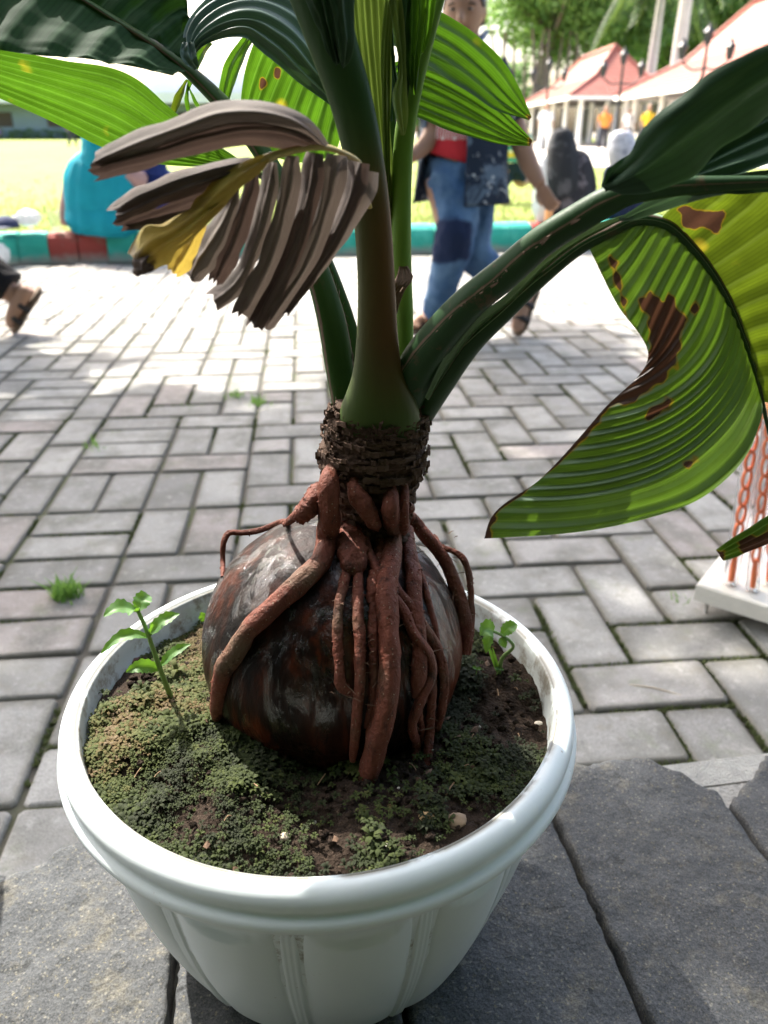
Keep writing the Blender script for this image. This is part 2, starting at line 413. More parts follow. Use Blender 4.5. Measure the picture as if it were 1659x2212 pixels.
ledge = tag(mk('stone_ledge', *box((0, 0, -.03), (2.9, .44, .26), 0), M_CON, smooth=False, loc=(*(l2*.30), .12)), kind='structure')
ledge.rotation_euler = (0, 0, LA)
mk('edge_strip', *box((.62, .243, .015), (.75, .032, .16)), plain('pale_edge_concrete', (.36, .36, .335), .9, .35, 90, .6, 400), ledge, smooth=False)
def stone_block(ua, ub, name, vfar=.53, cutl=0., cutr=0., kl=1., kr=1., seed=0., dz=0.):
    nu, nv = 46, 110; gap = .0022
    u = np.linspace(ua + gap, ub - gap, nu); t = np.linspace(0, 1, nv)**.8
    vf = vfar - np.maximum(0, cutl - (u - ua))*kl - np.maximum(0, cutr - (ub - u))*kr + .0035*vnoise(np.stack([u, u*0+seed, u*0], 1), 90) + .002*vnoise(np.stack([u, u*0+seed, u*0+2], 1), 260)
    va = .09
    Vv = va + (vf[:, None] - va) * t[None]; Uu = np.broadcast_to(u[:, None], Vv.shape).copy()
    # crumbled long edges
    e = .0022 * vnoise(np.stack([Vv[0], Vv[0]*0+seed, Vv[0]*0], 1), 110); Uu[0] += np.abs(e); Uu[-1] -= np.abs(e[::-1])
    Z = np.zeros_like(Vv) + .0016*fbm(np.stack([Uu, Vv, Uu*0+seed], -1), 45, 4) + .0008*vnoise(np.stack([Uu, Vv, Uu*0+seed], -1), 420)
    ed = np.minimum(np.minimum(Uu - ua, ub - Uu), (vf[:, None] - Vv)); Z -= .005*np.clip(1 - ed/.007, 0, 1)**2
    X = l1[0]*Uu + l2[0]*Vv; Y = l1[1]*Uu + l2[1]*Vv
    top = np.stack([X, Y, Z + LEDGE_Z + dz], -1)
    V = top.reshape(-1, 3); F2 = gridf(nu, nv).tolist()
    rim = [i*nv for i in range(nu)] + [(nu-1)*nv + j for j in range(1, nv)] + [i*nv + nv-1 for i in range(nu-2, -1, -1)] + [j for j in range(nv-2, 0, -1)]
    low = V[rim].copy(); low[:, 2] = LEDGE_Z - .07; n0 = len(V); V = np.vstack([V, low]); m = len(rim)
    F2 += [[rim[i], n0+i, n0+(i+1) % m, rim[(i+1) % m]] for i in range(m)]
    o = mk(name, V, F2, M_ST, None); o.parent = ledge; o.matrix_parent_inverse = (Matrix.Translation(ledge.location) @ Matrix.Rotation(LA, 4, 'Z')).inverted(); return o
UJ = [-.555, -.399, -.243, -.087, .067, .224, .380, .536, .69]
for k in range(8):
    stone_block(UJ[k], UJ[k+1], 'stone_block', [.528, .53, .526, .531, .533, .541, .530, .53][k], cutl=[0, 0, .075, 0, 0, 0, .075, .0][k], cutr=[0, .03, 0, 0, 0, .045, 0, .0][k], kl=[1, 1, .62, 1, 1, 1, .75, 1][k], kr=[1, .8, 1, 1, 1, 1.25, 1, 1][k], seed=k*3.7, dz=[0, 0, 0, .001, 0, .0008, -.001, 0][k])
# ================================================================== white pot, soil, moss
POT = np.array([-.0412, .4271]); RIM_Z = .4536
def m_pot(rimside):
    n = N('white_plastic'); g_ = n.coord(); sp = n.nd('ShaderNodeSeparateXYZ'); n.l(g_, sp.inputs[0])
    base = n.mix((.66, .735, .75), (.73, .79, .80), n.noise(12, 3))
    # brown water stain inside below the rim, faint scuffs outside
    rad = n.math('SQRT', n.math('ADD', n.math('POWER', sp.outputs[0], 2.), n.math('POWER', sp.outputs[1], 2.)))
    ins = n.math('MULTIPLY', n.math('LESS_THAN', rad, .1508), 1. if rimside else 0.)
    st = n.math('MULTIPLY', n.ramp(n.noise(55, 7, None, .75), (.50, 0.), (.62, .85)), ins)
    c = n.mix(base, (.23, .20, .15), st)
    line = n.math('MULTIPLY', n.ramp(n.math('ABSOLUTE', n.math('SUBTRACT', rad, .1515)), (0., 1.), (.0016, 0.)), n.ramp(n.noise(32, 5), (.36, 0.), (.48, 1. if rimside else 0.)))
    c = n.mix(c, (.16, .15, .12), line)
    c = n.mix(c, (.46, .38, .24), n.ramp(n.noise(17, 6, None, .7), (.74, 0.), (.79, .5)))
    c = n.mix(c, (.40, .42, .42), n.ramp(n.noise(70, 6, n.coord('Object', (1, 1, .25)), .75), (.72, 0.), (.82, .07)))
    c = n.mix(c, (.30, .26, .19), n.math('MULTIPLY', n.ramp(n.vor(150), (.06, .8), (.13, 0.)), n.ramp(n.noise(9, 3), (.52, 0.), (.62, .8))))
    c = n.mix(c, (.45, .44, .38), n.ramp(n.noise(7, 6, n.coord('Object', (1, 1, .5)), .7), (.54, 0.), (.74, .22)))
    n.col(c).rough(n.ramp(n.noise(40, 4), (.3, .30), (.7, .45))).spec(.5)
    n.b.inputs['Subsurface Weight'].default_value = .12; n.b.inputs['Subsurface Radius'].default_value = (.01, .01, .01)
    n.bump(n.noise(160, 3), .06, .001); return n.m
M_POT, M_POTR = m_pot(False), m_pot(True)
PH = RIM_Z - LEDGE_Z
def pot_mesh(name, parent, n=960):
    # body: fluted bowl with arched panels
    z = np.linspace(-.026, -PH, 60); s = (z + .026) / (-PH + .026)
    r0 = .1478 - .013*s - .030*s**2.2 - .012*np.clip((s - .86)/.14, 0, 1)**2
    a = np.linspace(0, 2*np.pi, n, endpoint=False); NP_ = 12
    ph = (a * NP_ / (2*np.pi) + .12) % 1.
    panel = np.sin(np.pi * np.clip((ph - .09)/.82, 0, 1))**.55
    ridge = np.exp(-((ph - .045)/.024)**2) + np.exp(-((ph - .0)/.024)**2) + np.exp(-((ph - 1.)/.024)**2) + np.exp(-((ph - .955)/.024)**2)
    arch = np.clip((s[:, None] - (.10 + .07*panel[None]))/.012, 0, 1)                       # step under the arched line
    rr = r0[:, None] - .0030*arch + .0062*panel[None]*arch*np.clip(1.25 - s[:, None], 0, 1) + .0019*ridge[None]*arch
    V = np.stack([rr*np.cos(a), rr*np.sin(a), np.broadcast_to(z[:, None], rr.shape)], -1).reshape(-1, 3)
    F2 = gridf(60, n, True).tolist(); F2.append([59*n + j for j in range(n)])
    body = mk('pot_body', V, F2, M_POT, parent)
    pr = [(.118, -.16), (.136, -.10), (.1445, -.05), (.1478, -.02), (.149, -.008), (.1498, -.0012), (.1508, .0002), (.1516, -.0006), (.1524, .0004), (.155, .0012), (.158, .0004), (.1608, -.0020), (.1624, -.0052), (.1628, -.0085), (.1620, -.0112), (.1615, -.0130), (.1622, -.0146), (.1640, -.0160), (.1652, -.0185), (.1652, -.0212), (.1642, -.0236), (.1632, -.0242), (.1622, -.0236), (.1615, -.022), (.150, -.0225), (.1475, -.027)]
    V, f = lathe(pr, 160)
    rim = mk('pot_rim', V.reshape(-1, 3), f, M_POTR, parent)
    # moulding nib under the lip
    nib = Part(); nib.add(*box((.0, -.1505, -.031), (.003, .004, .012))); nib.build('mould_nib', M_POT, body, False)
    return body
pot = empty('flower_pot', (*POT, RIM_Z), 'round white plastic pot with rolled rim holding the coconut palm', 'pot')
pot_mesh('pot', pot)

def soil_h(x, y):
    """height of the soil surface (world) at pot-local x, y"""
    r = np.hypot(x, y); p = np.stack([x, y, x*0], -1)
    return RIM_Z - .021 + .004*(-y/.15) - .004*(x/.15)*0 + .007*fbm(p, 22, 3) + .010*np.exp(-((x+.045)**2 + (y+.02)**2)/.006) - .004*np.clip((r-.125)/.02, 0, 1)
nr, na = 90, 220
rr = np.linspace(.0, .1478, nr)[:, None]; a = np.linspace(0, 2*np.pi, na, endpoint=False)[None]
X = rr*np.cos(a); Y = rr*np.sin(a); Z = soil_h(X, Y) + .0022*fbm(np.stack([X, Y, X*0], -1), 160, 3)
ms = N('dark_crumbly_soil'); gpos = ms.nd('ShaderNodeNewGeometry').outputs['Position']
ms.col(ms.mix(ms.mix((.020, .014, .010), (.060, .040, .028), ms.noise(180, 6, gpos, .7)), (.16, .115, .075), ms.ramp(ms.noise(420, 5, gpos, .7), (.60, 0.), (.72, .8)))).rough(.95).spec(.2)
ms.bump(ms.mix(ms.noise(900, 5, gpos, .7), ms.vor(420, gpos), .5), 1., .004)
soil = tag(mk('potting_soil', np.stack([X, Y, Z - RIM_Z], -1).reshape(-1, 3), gridf(nr, na, True)[:, ::-1], ms.m, loc=(*POT, RIM_Z)), 'dark crumbly soil filling the white pot', 'soil', kind='stuff')
# moss sprigs: each a little rosette of curled leaves
def m_sprig():
    n = N('pot_moss'); g_ = n.nd('ShaderNodeNewGeometry').outputs['Position']; t = n.attr('tint')
    c = n.ramp(t, (0, (.018, .024, .008)), (.3, (.034, .048, .011)), (.55, (.062, .080, .017)), (.75, (.095, .100, .028)), (.9, (.13, .09, .033)), (1, (.16, .115, .06)))
    n.col(c).rough(.75).spec(.3); n.translucent(c, .3); return n.m
g = np.random.default_rng(31)
m = 26000
rad = .1465*np.sqrt(g.uniform(0, 1, m)); az = g.uniform(0, 2*np.pi, m); x, y = rad*np.cos(az), rad*np.sin(az)
p3 = np.stack([x, y, x*0], -1)
cov = fbm(p3 + 3.1, 26, 3)                           # where moss grows
side = np.clip((-x + .02)/.12, -1, 1)
keep = cov + .26*side + .26*g.normal(size=m) > -.02
bare = ((x-.012)/.05)**2 + ((y+.098)/.028)**2 < 1; keep &= ~(bare & (g.uniform(size=m) < .75))
x, y, p3 = x[keep], y[keep], p3[keep]; m = len(x)
hgt = (.0016 + .0014*np.clip(fbm(p3, 30, 2) + .3, 0, 1)) * g.uniform(.7, 1.3, m)*np.exp(.20*g.normal(size=m))
z = soil_h(x, y) + .002 + .0025*np.clip(fbm(p3, 60, 2), 0, 1)
tint = np.clip(.42 - .20*np.clip(x/.08, 0, 1) + .52*fbm(p3 + 9, 24, 3) + .14*g.normal(size=m) + .42*np.exp(-((x+.06)**2 + (y-.11)**2)/.0022) + .20*np.exp(-((x+.02)**2+(y+.10)**2)/.002), 0, 1)
NL = 6; V = []; T = []
A = g.uniform(0, 6.283, m)
for k in range(NL):
    a_ = A + k*6.283/NL + g.normal(0, .25, m); d = np.stack([np.cos(a_), np.sin(a_), np.zeros(m)], 1); sd = np.stack([-np.sin(a_), np.cos(a_), np.zeros(m)], 1)
    c = np.stack([x, y, z - RIM_Z], 1); up = np.array([0, 0, 1.]); L = hgt*g.uniform(.8, 1.2, m)
    p1 = c + d*(L*.25)[:, None] + up*(L*.75)[:, None]; p2 = c + d*(L*.75)[:, None] + up*(L*.95)[:, None]; p4 = c + d*(L*1.10)[:, None] + up*(L*.55)[:, None]
    wd = (L*.22)[:, None]
    V.append(np.stack([c, p1 - sd*wd*.7, p1 + sd*wd*.7, p2 - sd*wd, p2 + sd*wd, p4], 1)); 
V = np.stack(V, 1).reshape(-1, 3); k = np.arange(m*NL)[:, None]*6
F2 = (k + [0, 2, 1]).tolist() + (k + [1, 2, 4, 3]).tolist() + (k + [3, 4, 5]).tolist()
tag(mk('pot_moss', V, F2, m_sprig(), loc=(*POT, RIM_Z), attrs={'tint': np.repeat(tint, NL*6)}), 'green and brown moss carpeting the soil in the white pot', 'moss', kind='stuff')
# crumbs, perlite grains and bits of dead leaf
def crumbs(n, smin, smax, seed, fx=None):
    g = np.random.default_rng(seed); P = Part()
    for _ in range(n):
        r_ = .142*math.sqrt(g.random()); a_ = g.random()*6.283
        x_, y_ = r_*math.cos(a_), r_*math.sin(a_)
        s = g.uniform(smin, smax)*np.array([1, g.uniform(.6, 1), g.uniform(.5, .9)])
        v, f = ball((0, 0, 0), 1, 5, 6); v = v*(1 + .25*g.normal(size=(len(v), 1)))*s
        P.add(v + [x_, y_, float(soil_h(np.array(x_), np.array(y_))) - RIM_Z + s[2]*.3 + .002], f)
    return P
P = crumbs(900, .0010, .0030, 5); o = P.build('soil_crumbs', ms.m); o.location = (*POT, RIM_Z); tag(o, 'loose dark crumbs of soil scattered over the pot moss', 'soil', kind='stuff')
P = crumbs(26, .0009, .0018, 6); o = P.build('perlite_grains', plain('perlite', (.62, .58, .50), .9, .2)); o.location = (*POT, RIM_Z); tag(o, 'tiny pale grit grains lying on the pot soil', 'grit', kind='stuff')
# straw, twigs and scraps of dead leaf
g = np.random.default_rng(17); P = Part(); P2 = Part()
for k in range(90):
    r_ = .138*math.sqrt(g.random()); a_ = g.random()*6.283; x_, y_ = r_*math.cos(a_), r_*math.sin(a_); h = float(soil_h(np.array(x_), np.array(y_))) - RIM_Z + .0045; az_ = g.random()*6.283; L = g.uniform(.003, .011); d_ = np.array([math.cos(az_), math.sin(az_), g.normal(0, .12)])
    if k < 55:
        v, f, uv = sweep(spline([np.array([x_, y_, h]) - d_*L*.5, np.array([x_, y_, h + .0008]), np.array([x_, y_, h]) + d_*L*.5 + [0, g.normal(0, .001), 0]], 6), g.uniform(.0002, .0005), n=5); P.add(v, f, uv)
    else:
        sd = np.array([-d_[1], d_[0], .3])*L*.22; c = np.array([x_, y_, h + .0005]); P2.add([c - d_*L*.35, c + sd*.8, c + d_*L*.35 + [0, 0, .0012], c - sd, c + [0, 0, .0016]], [[0, 1, 4], [1, 2, 4], [2, 3, 4], [3, 0, 4]])
o = P.build('straw_bits', plain('straw', (.24, .15, .085), .8, .35, 300)); o.location = (*POT, RIM_Z); tag(o, 'thin straw and twig bits lying on the pot soil', 'litter', kind='stuff')
o = P2.build('leaf_scraps', plain('leaf_scrap', (.11, .065, .04), .8, .4, 300), smooth=False); o.location = (*POT, RIM_Z); tag(o, 'scraps of dead leaf lying on the pot soil', 'litter', kind='stuff')
def pebble(px, py, s, c, label):
    q = gnd(px, py, RIM_Z - .017); v, f = ball((0, 0, 0), 1, 8, 10); v = v*(1 + .22*fbm(v, 1.6, 2)[:, None])*np.array([s, s*.85, s*.65])
    h = float(soil_h(np.array(q[0]-POT[0]), np.array(q[1]-POT[1])))
    o = mk('pebble', v, f, plain('pebble_stone', c, .85, .25, 400), loc=(q[0], q[1], h + s*.35)); tag(o, label, 'pebble')
pebble(923, 1777, .0050, (.36, .24, .12), 'small ochre pebble on the moss near the front rim of the pot')
pebble(987, 1780, .0056, (.25, .18, .12), 'small brown pebble beside the ochre one at the pot rim')
pebble(616, 1812, .0030, (.60, .50, .38), 'tiny round cream pebble on the moss in front of the coconut')
pebble(1165, 1550, .0028, (.55, .50, .42), 'tiny grey pebble at the inner right wall of the pot')
pebble(280, 1420, .0070, (.12, .06, .045), 'dark red-brown lump of earth at the inner left wall of the pot')
# second pot of the same make, beside this one on the ledge
pot2 = empty('flower_pot', (-.545, .50, RIM_Z), 'white plastic pot filled with bare earth, next pot along the ledge', 'pot')
pot_mesh('pot', pot2, 240)
V, f = lathe([(0.0001, -.018), (.05, -.016), (.10, -.018), (.1485, -.021)], 60)
tag(mk('potting_soil', V.reshape(-1, 3), f, ms.m, loc=(-.545, .50, RIM_Z)), 'bare earth inside the second white pot', 'soil', kind='stuff')

# ------------------------------------------------------------------ seedlings in the pot
def m_weed(name, c1, c2, tr=.35):
    n = N(name); u_, v_ = n.uv()
    rib = n.ramp(n.math('ABSOLUTE', n.math('SUBTRACT', u_, .5)), (0., 1.), (.06, 0.))
    n.col(n.mix(n.mix(c1, c2, n.noise(300, 3)), (.28, .42, .14), n.math('MULTIPLY', rib, .5))).rough(.5); n.translucent((.20, .42, .03), tr); return n.m
M_WD = m_weed('weed_leaf', (.055, .15, .03), (.10, .21, .05), .28); M_WS = plain('weed_stem', (.22, .36, .11), .5, .15, 200)
def leaf_shape(base, tip, wid, sag=.0, nrm_hint=(0, -.4, 1), curl=.25, n=14, ser=0.):
    """small blade: pointed oval with a fold along the middle"""
    b, t = np.asarray(base, float), np.asarray(tip, float); d = t - b; L = np.linalg.norm(d); s = np.linspace(0, 1, n)
    path = b + d*s[:, None] + np.array([0, 0, 1.])*(sag*L*np.sin(np.pi*s)*1.)[:, None]
    T_ = nrm(np.gradient(path, axis=0)); sd = nrm(np.cross(T_, np.asarray(nrm_hint, float))); up = np.cross(sd, T_)
    wv = wid*np.sin(np.pi*np.clip(s*.93+.05, 0, 1))**.85*(1 - .25*s) * (1 + ser*np.sin(s*40)); wv[0] = wid*.10; wv[-1] = 0.0002
    q = np.linspace(-1, 1, 7)
    V = path[:, None] + sd[:, None]*(wv[:, None]*q)[..., None] + up[:, None]*(wv[:, None]*(curl*np.abs(q) + .16*np.sin(s*13 + 2)[:, None]*q))[..., None]
    uv = np.stack(np.broadcast_arrays((q[None]+1)/2, s[:, None]), -1)
    return V.reshape(-1, 3), gridf(n, 7), uv.reshape(-1, 2)
def seedling(name, stem, rad, leaves, label, root_c, mat=M_WD):
    sp_ = spline(stem, 26); root = empty(name, tuple(sp_[0]), label, 'weed', root_c)
    inv = -np.asarray(sp_[0])
    v, f, uv = sweep(sp_ + inv, np.linspace(rad, rad*.6, 26), n=8); mk('stem', v, f, M_WS, root, uv)
    for (b, t, wd, sag, hint) in leaves:
        v, f, uv = leaf_shape(b, t, wd*.85, sag, hint, curl=.4, n=26, ser=.10); mk('leaf', v + inv, f, mat, root, uv)
def soilpt(px, py):
    q = gnd(px, py, RIM_Z - .015); h = float(soil_h(np.array(q[0]-POT[0]), np.array(q[1]-POT[1]))); return np.array(gnd(px, py, h))
s0 = soilpt(380, 1525); Yw = s0[1]
q = lambda x, y, dy=0.: at(x, y, Yw + dy)
stem = [s0 - [0, 0, .004], q(352, 1462), q(330, 1400), q(312, 1350), q(297, 1318)]
seedling('weed_seedling', stem, .0021, [
    (q(297, 1320), q(224, 1332, -.012), .0075, .18, (0, -.35, 1)), (q(297, 1320), q(325, 1288, .012), .0075, .2, (.3, -.6, 1)), (q(296, 1322), q(278, 1330, -.02), .005, .1, (0, -.5, 1)),
    (q(322, 1372), q(388, 1326, .010), .0062, .12, (-.2, -.8, 1)), (q(320, 1376), q(218, 1412, -.012), .0055, .22, (.1, -.5, 1)), (q(322, 1370), q(326, 1345, -.006), .003, .1, (.8, -.5, .4)),
    (q(344, 1445), q(272, 1452, -.008), .0060, .16, (0, -.9, .8)), (q(346, 1440), q(412, 1392, .006), .0050, .10, (-.5, -.7, .8))],
    'upright green weed seedling with pairs of toothed leaves at the left of the pot', None)
s0 = soilpt(1078, 1452); Yw = s0[1]
P0 = s0 - [0, 0, .003]
seedling('weed_seedling', [P0, q(1086, 1420), q(1109, 1396), q(1090, 1376), q(1062, 1362)], .0016, [
    (q(1084, 1372), q(1118, 1350, .004), .0062, .15, (0, -.7, 1)), (q(1066, 1362), q(1037, 1372, -.008), .0085, .2, (0, -.8, .7)), (q(1060, 1368), q(1050, 1410, -.006), .005, .1, (-.6, -.8, .2)), (q(1080, 1378), q(1092, 1400, -.004), .004, .1, (.2, -1, .1)), (P0, q(1064, 1398), .0016, .02, (0, -1, 0)), (P0, q(1050, 1384), .0016, .02, (0, -1, 0))],
    'bent light green weed seedling at the inner right wall of the pot', None, m_weed('weed_leaf_pale', (.10, .23, .05), (.15, .29, .07), .25))
for (bx, by, tx, ty, lb) in ((1018, 1478, 1030, 1445, 'tiny thin two-leaved sprout on dark moss nearest the coconut roots'), (1062, 1470, 1078, 1446, 'tiny yellowish sprout on dark moss in front of the bent weed')):
    s0 = soilpt(bx, by); Yw = s0[1]; tp = q(tx, ty)
    seedling('weed_sprout', [s0 - [0, 0, .003], (s0 + tp)/2 + [.001, 0, 0], tp], .0005, [(tp, q(tx-10, ty-3), .0016, .1, (0, -.6, 1)), (tp, q(tx+10, ty+1), .0016, .1, (0, -.6, 1))], lb, None)
s0 = soilpt(446, 1352); Yw = s0[1]
seedling('weed_sprout', [s0 - [0, 0, .003], q(442, 1340)], .0009, [(q(442, 1342), q(434, 1322), .0045, .05, (.3, -1, .4))], 'single rounded green leaf peeping out behind the left of the coconut', None)
# ================================================================== the coconut palm
COCO = np.array([-.0335, .444, .475]); CR = .085
palm = empty('coconut_palm', tuple(COCO), 'young coconut palm sprouting from a polished brown nut in the white pot', 'palm')
PO = COCO                                   # part vertices are stored relative to the root
def pmk(name, v, f, mat, parent=None, uv=None, attrs=None, smooth=True):
    o = mk(name, np.asarray(v) - PO, f, mat, palm if parent is None else parent, uv, smooth, attrs); return o
def vat(x, y, Y):
    x, y, Y = np.broadcast_arrays(x, y, Y)
    d = CF + ((x - 829.5)/FPX)[..., None]*np.array([1., 0, 0]) - ((y - 1106.)/FPX)[..., None]*CU
    return CC + d*(Y/d[..., 1])[..., None]

# ---- nut
def m_nut():
    n = N('varnished_nut'); st = n.coord('Object', (1, 1, .16))
    f1 = n.noise(70, 7, st, .65, .3); f2 = n.noise(16, 4)
    c = n.mix((.003, .0014, .001), (.030, .0075, .003), n.ramp(f1, (.38, 0.), (.70, 1.)))
    c = n.mix(c, (.075, .016, .005), n.ramp(n.math('MULTIPLY', n.math('ADD', f2, f1), .5), (.50, 0.), (.60, .85)))
    c = n.mix(c, (.08, .065, .05), n.ramp(n.noise(34, 7, n.coord('Object', (1, 1, .4)), .8), (.66, 0.), (.76, .5)))
    n.col(c).rough(.42).spec(.10).coat(1., .06); n.b.inputs['Coat IOR'].default_value = 1.6
    h = n.mix(n.noise(150, 6, st, .7), n.noise(48, 5, n.coord('Object', (1, 1, .35)), .6), .55)
    cw = n.ramp(n.noise(42, 7, n.coord('Object', (1, 1, .30)), .75, .6), (.49, .02), (.57, 1.)); n.l(cw, n.b.inputs['Coat Weight'])
    b = n.bump(h, .6, .004)
    b2 = n.nd('ShaderNodeBump'); b2.inputs['Strength'].default_value = .7; b2.inputs['Distance'].default_value = .0026; n.l(n.noise(120, 6, n.coord('Object', (1, 1, .22)), .75, .5), b2.inputs['Height']); n.l(b2.outputs[0], n.b.inputs['Coat Normal'])
    return n.m
th = np.linspace(0, np.pi, 120); a = np.linspace(0, 2*np.pi, 180, endpoint=False)
D = np.stack([np.sin(th)[:, None]*np.cos(a), np.sin(th)[:, None]*np.sin(a), np.broadcast_to(np.cos(th)[:, None], (120, 180))], -1)
rr = CR*(1 + .018*vnoise(D, 1.7) + .006*fbm(D*np.array([1, 1, .35]), 7, 3)) - .0012*np.exp(-((D[..., 2]+.30+.10*D[..., 0])/.015)**2)*.6
V = D*rr[..., None]*np.array([1.0, 1.0, 1.0])
pmk('nut_shell', V.reshape(-1, 3) + COCO, gridf(120, 180, True)[:, ::-1], m_nut())

# ---- trunk stub with torn fibre rings
def m_bark(name, c1, c2):
    n = N(name); st = n.coord('Object', (.35, .35, 1.6))
    n.col(n.mix(n.mix(c1, c2, n.noise(160, 6, st, .7)), (.20, .14, .09), n.ramp(n.noise(330, 5, None, .7), (.60, 0.), (.72, .6)))).rough(.9).spec(.25)
    n.bump(n.mix(n.noise(420, 6, st, .75), n.noise(200, 5), .4), .9, .003); return n.m
M_BARK = m_bark('fibrous_bark', (.030, .017, .011), (.095, .055, .036))
YT = .452
tp = [(800, 1180, YT, 76), (800, 1100, YT, 82), (801, 1060, YT, 88), (803, 1030, YT, 96), (806, 1005, YT, 107), (806, 975, YT, 112), (808, 945, YT, 107), (813, 915, YT, 106), (816, 890, YT, 101), (816, 865, YT, 94)]
pp = spline([(*at(x, y, Y), size(w_, at(x, y, Y))) for x, y, Y, w_ in tp], 150)
nA = 220; ang = np.linspace(0, 2*np.pi, nA, endpoint=False)
tt = np.linspace(0, 1, 150)[:, None]; rings = tt*8.5 + .10*np.sin(ang*1 + 1)[None] + .12*vnoise(np.stack([np.cos(ang), np.sin(ang), ang*0], -1), 1.5)[None]
saw = (rings % 1.)
cp = np.stack(np.broadcast_arrays(np.cos(ang)[None]*2.2, np.sin(ang)[None]*2.2, tt*12), -1)
dr = .0030*(saw**1.6 - .45) + .0016*fbm(cp, 2.1, 4) + .0013*np.abs(vnoise(cp*np.array([1, 1, 2.2]), 7))
rad = pp[:, 3][:, None] + dr
V = pp[:, None, :3] + np.stack([np.cos(ang)[None]*rad, np.sin(ang)[None]*rad*.95, 0*rad], -1)
V = V.reshape(-1, 3); F2 = gridf(150, nA, True)[:, ::-1].tolist(); F2.append([149*nA + j for j in range(nA)])
trunk = pmk('trunk', V, F2, M_BARK)
# torn scales and shreds standing off the stub
g = np.random.default_rng(12); P = Part()
for k in range(430):
    i = int(g.integers(28, 148)); j = g.integers(0, nA); c = pp[i]; a_ = ang[j]; r_ = c[3] + .0012 + g.uniform(-.0006, .0012)
    L = g.uniform(.003, .013); hh = g.uniform(.0010, .0034); wd = L/r_
    t_ = np.linspace(-.5, .5, 6); aa = a_ + t_*wd; lift = g.uniform(.0, .0013)*(t_ + .5)**2 + .0004*g.normal(size=6)
    zz = c[2] + t_*L*g.uniform(-.18, .18)
    pts = []
    for s_, ds in ((-1, 0), (1, 0), (1, .0010), (-1, .0010)):
        h2 = hh*(1 + .35*g.normal(size=6))
        pts.append(np.stack([c[0] + np.cos(aa)*(r_ + lift + ds), c[1] + np.sin(aa)*(r_ + lift + ds)*.95, zz + s_*h2*.5], 1))
    v = np.stack(pts, 1).reshape(-1, 3)
    P.add(v, gridf(6, 4, True).tolist() + [[0, 1, 2, 3], [23, 22, 21, 20]])
o = P.build('bark_scales', m_bark('torn_bark', (.035, .020, .013), (.14, .085, .058)), palm, smooth=False); o.data.transform(Matrix.Translation(-Vector(PO))); tag(o, kind='stuff')

# ---- roots clasping the nut
def m_root():
    n = N('root_skin'); u_, v_ = n.uv()
    c = n.mix((.070, .022, .014), (.20, .060, .036), n.noise(60, 5, None, .65))
    c = n.mix(c, (.12, .085, .055), n.ramp(n.noise(25, 5), (.55, 0.), (.72, .8)))
    c = n.mix(c, (.03, .015, .011), n.ramp(n.noise(150, 6, n.coord('Object', (1, 1, .4)), .75), (.54, 0.), (.66, .85)))
    c = n.mix(c, (.34, .27, .20), n.ramp(n.vor(300), (.07, .7), (.16, 0.)))
    c = n.mix(c, (.20, .075, .05), n.ramp(n.noise(40, 5, None, .7), (.58, 0.), (.70, .6)))
    n.col(c).rough(.6).spec(.2); n.bump(n.mix(n.noise(260, 5), n.noise(110, 6, n.coord('Object', (1, 1, .3)), .7), .5), 1., .004); return n.m
M_ROOT = m_root()
def zoom(zx, zy): return 338.8 + .49016*zx, 948.7 + .49016*zy
def hug(px, py, off):
    d = ray(px, py)
    if py < 1128:
        return at(px, py, .4215 - off*.6)
    oc = CC - COCO; A_ = d @ d; B_ = d @ oc; C_ = oc @ oc - (CR + off)**2; di = B_*B_ - A_*C_
    s = -B_/A_ - (math.sqrt(di)/A_ if di > 0 else 0.)
    p = CC + d*s
    h = float(soil_h(np.array(p[0]-POT[0]), np.array(p[1]-POT[1])))
    if p[2] < h + off*.4:
        p = np.array(gnd(px, py, RIM_Z - .014))
    return p
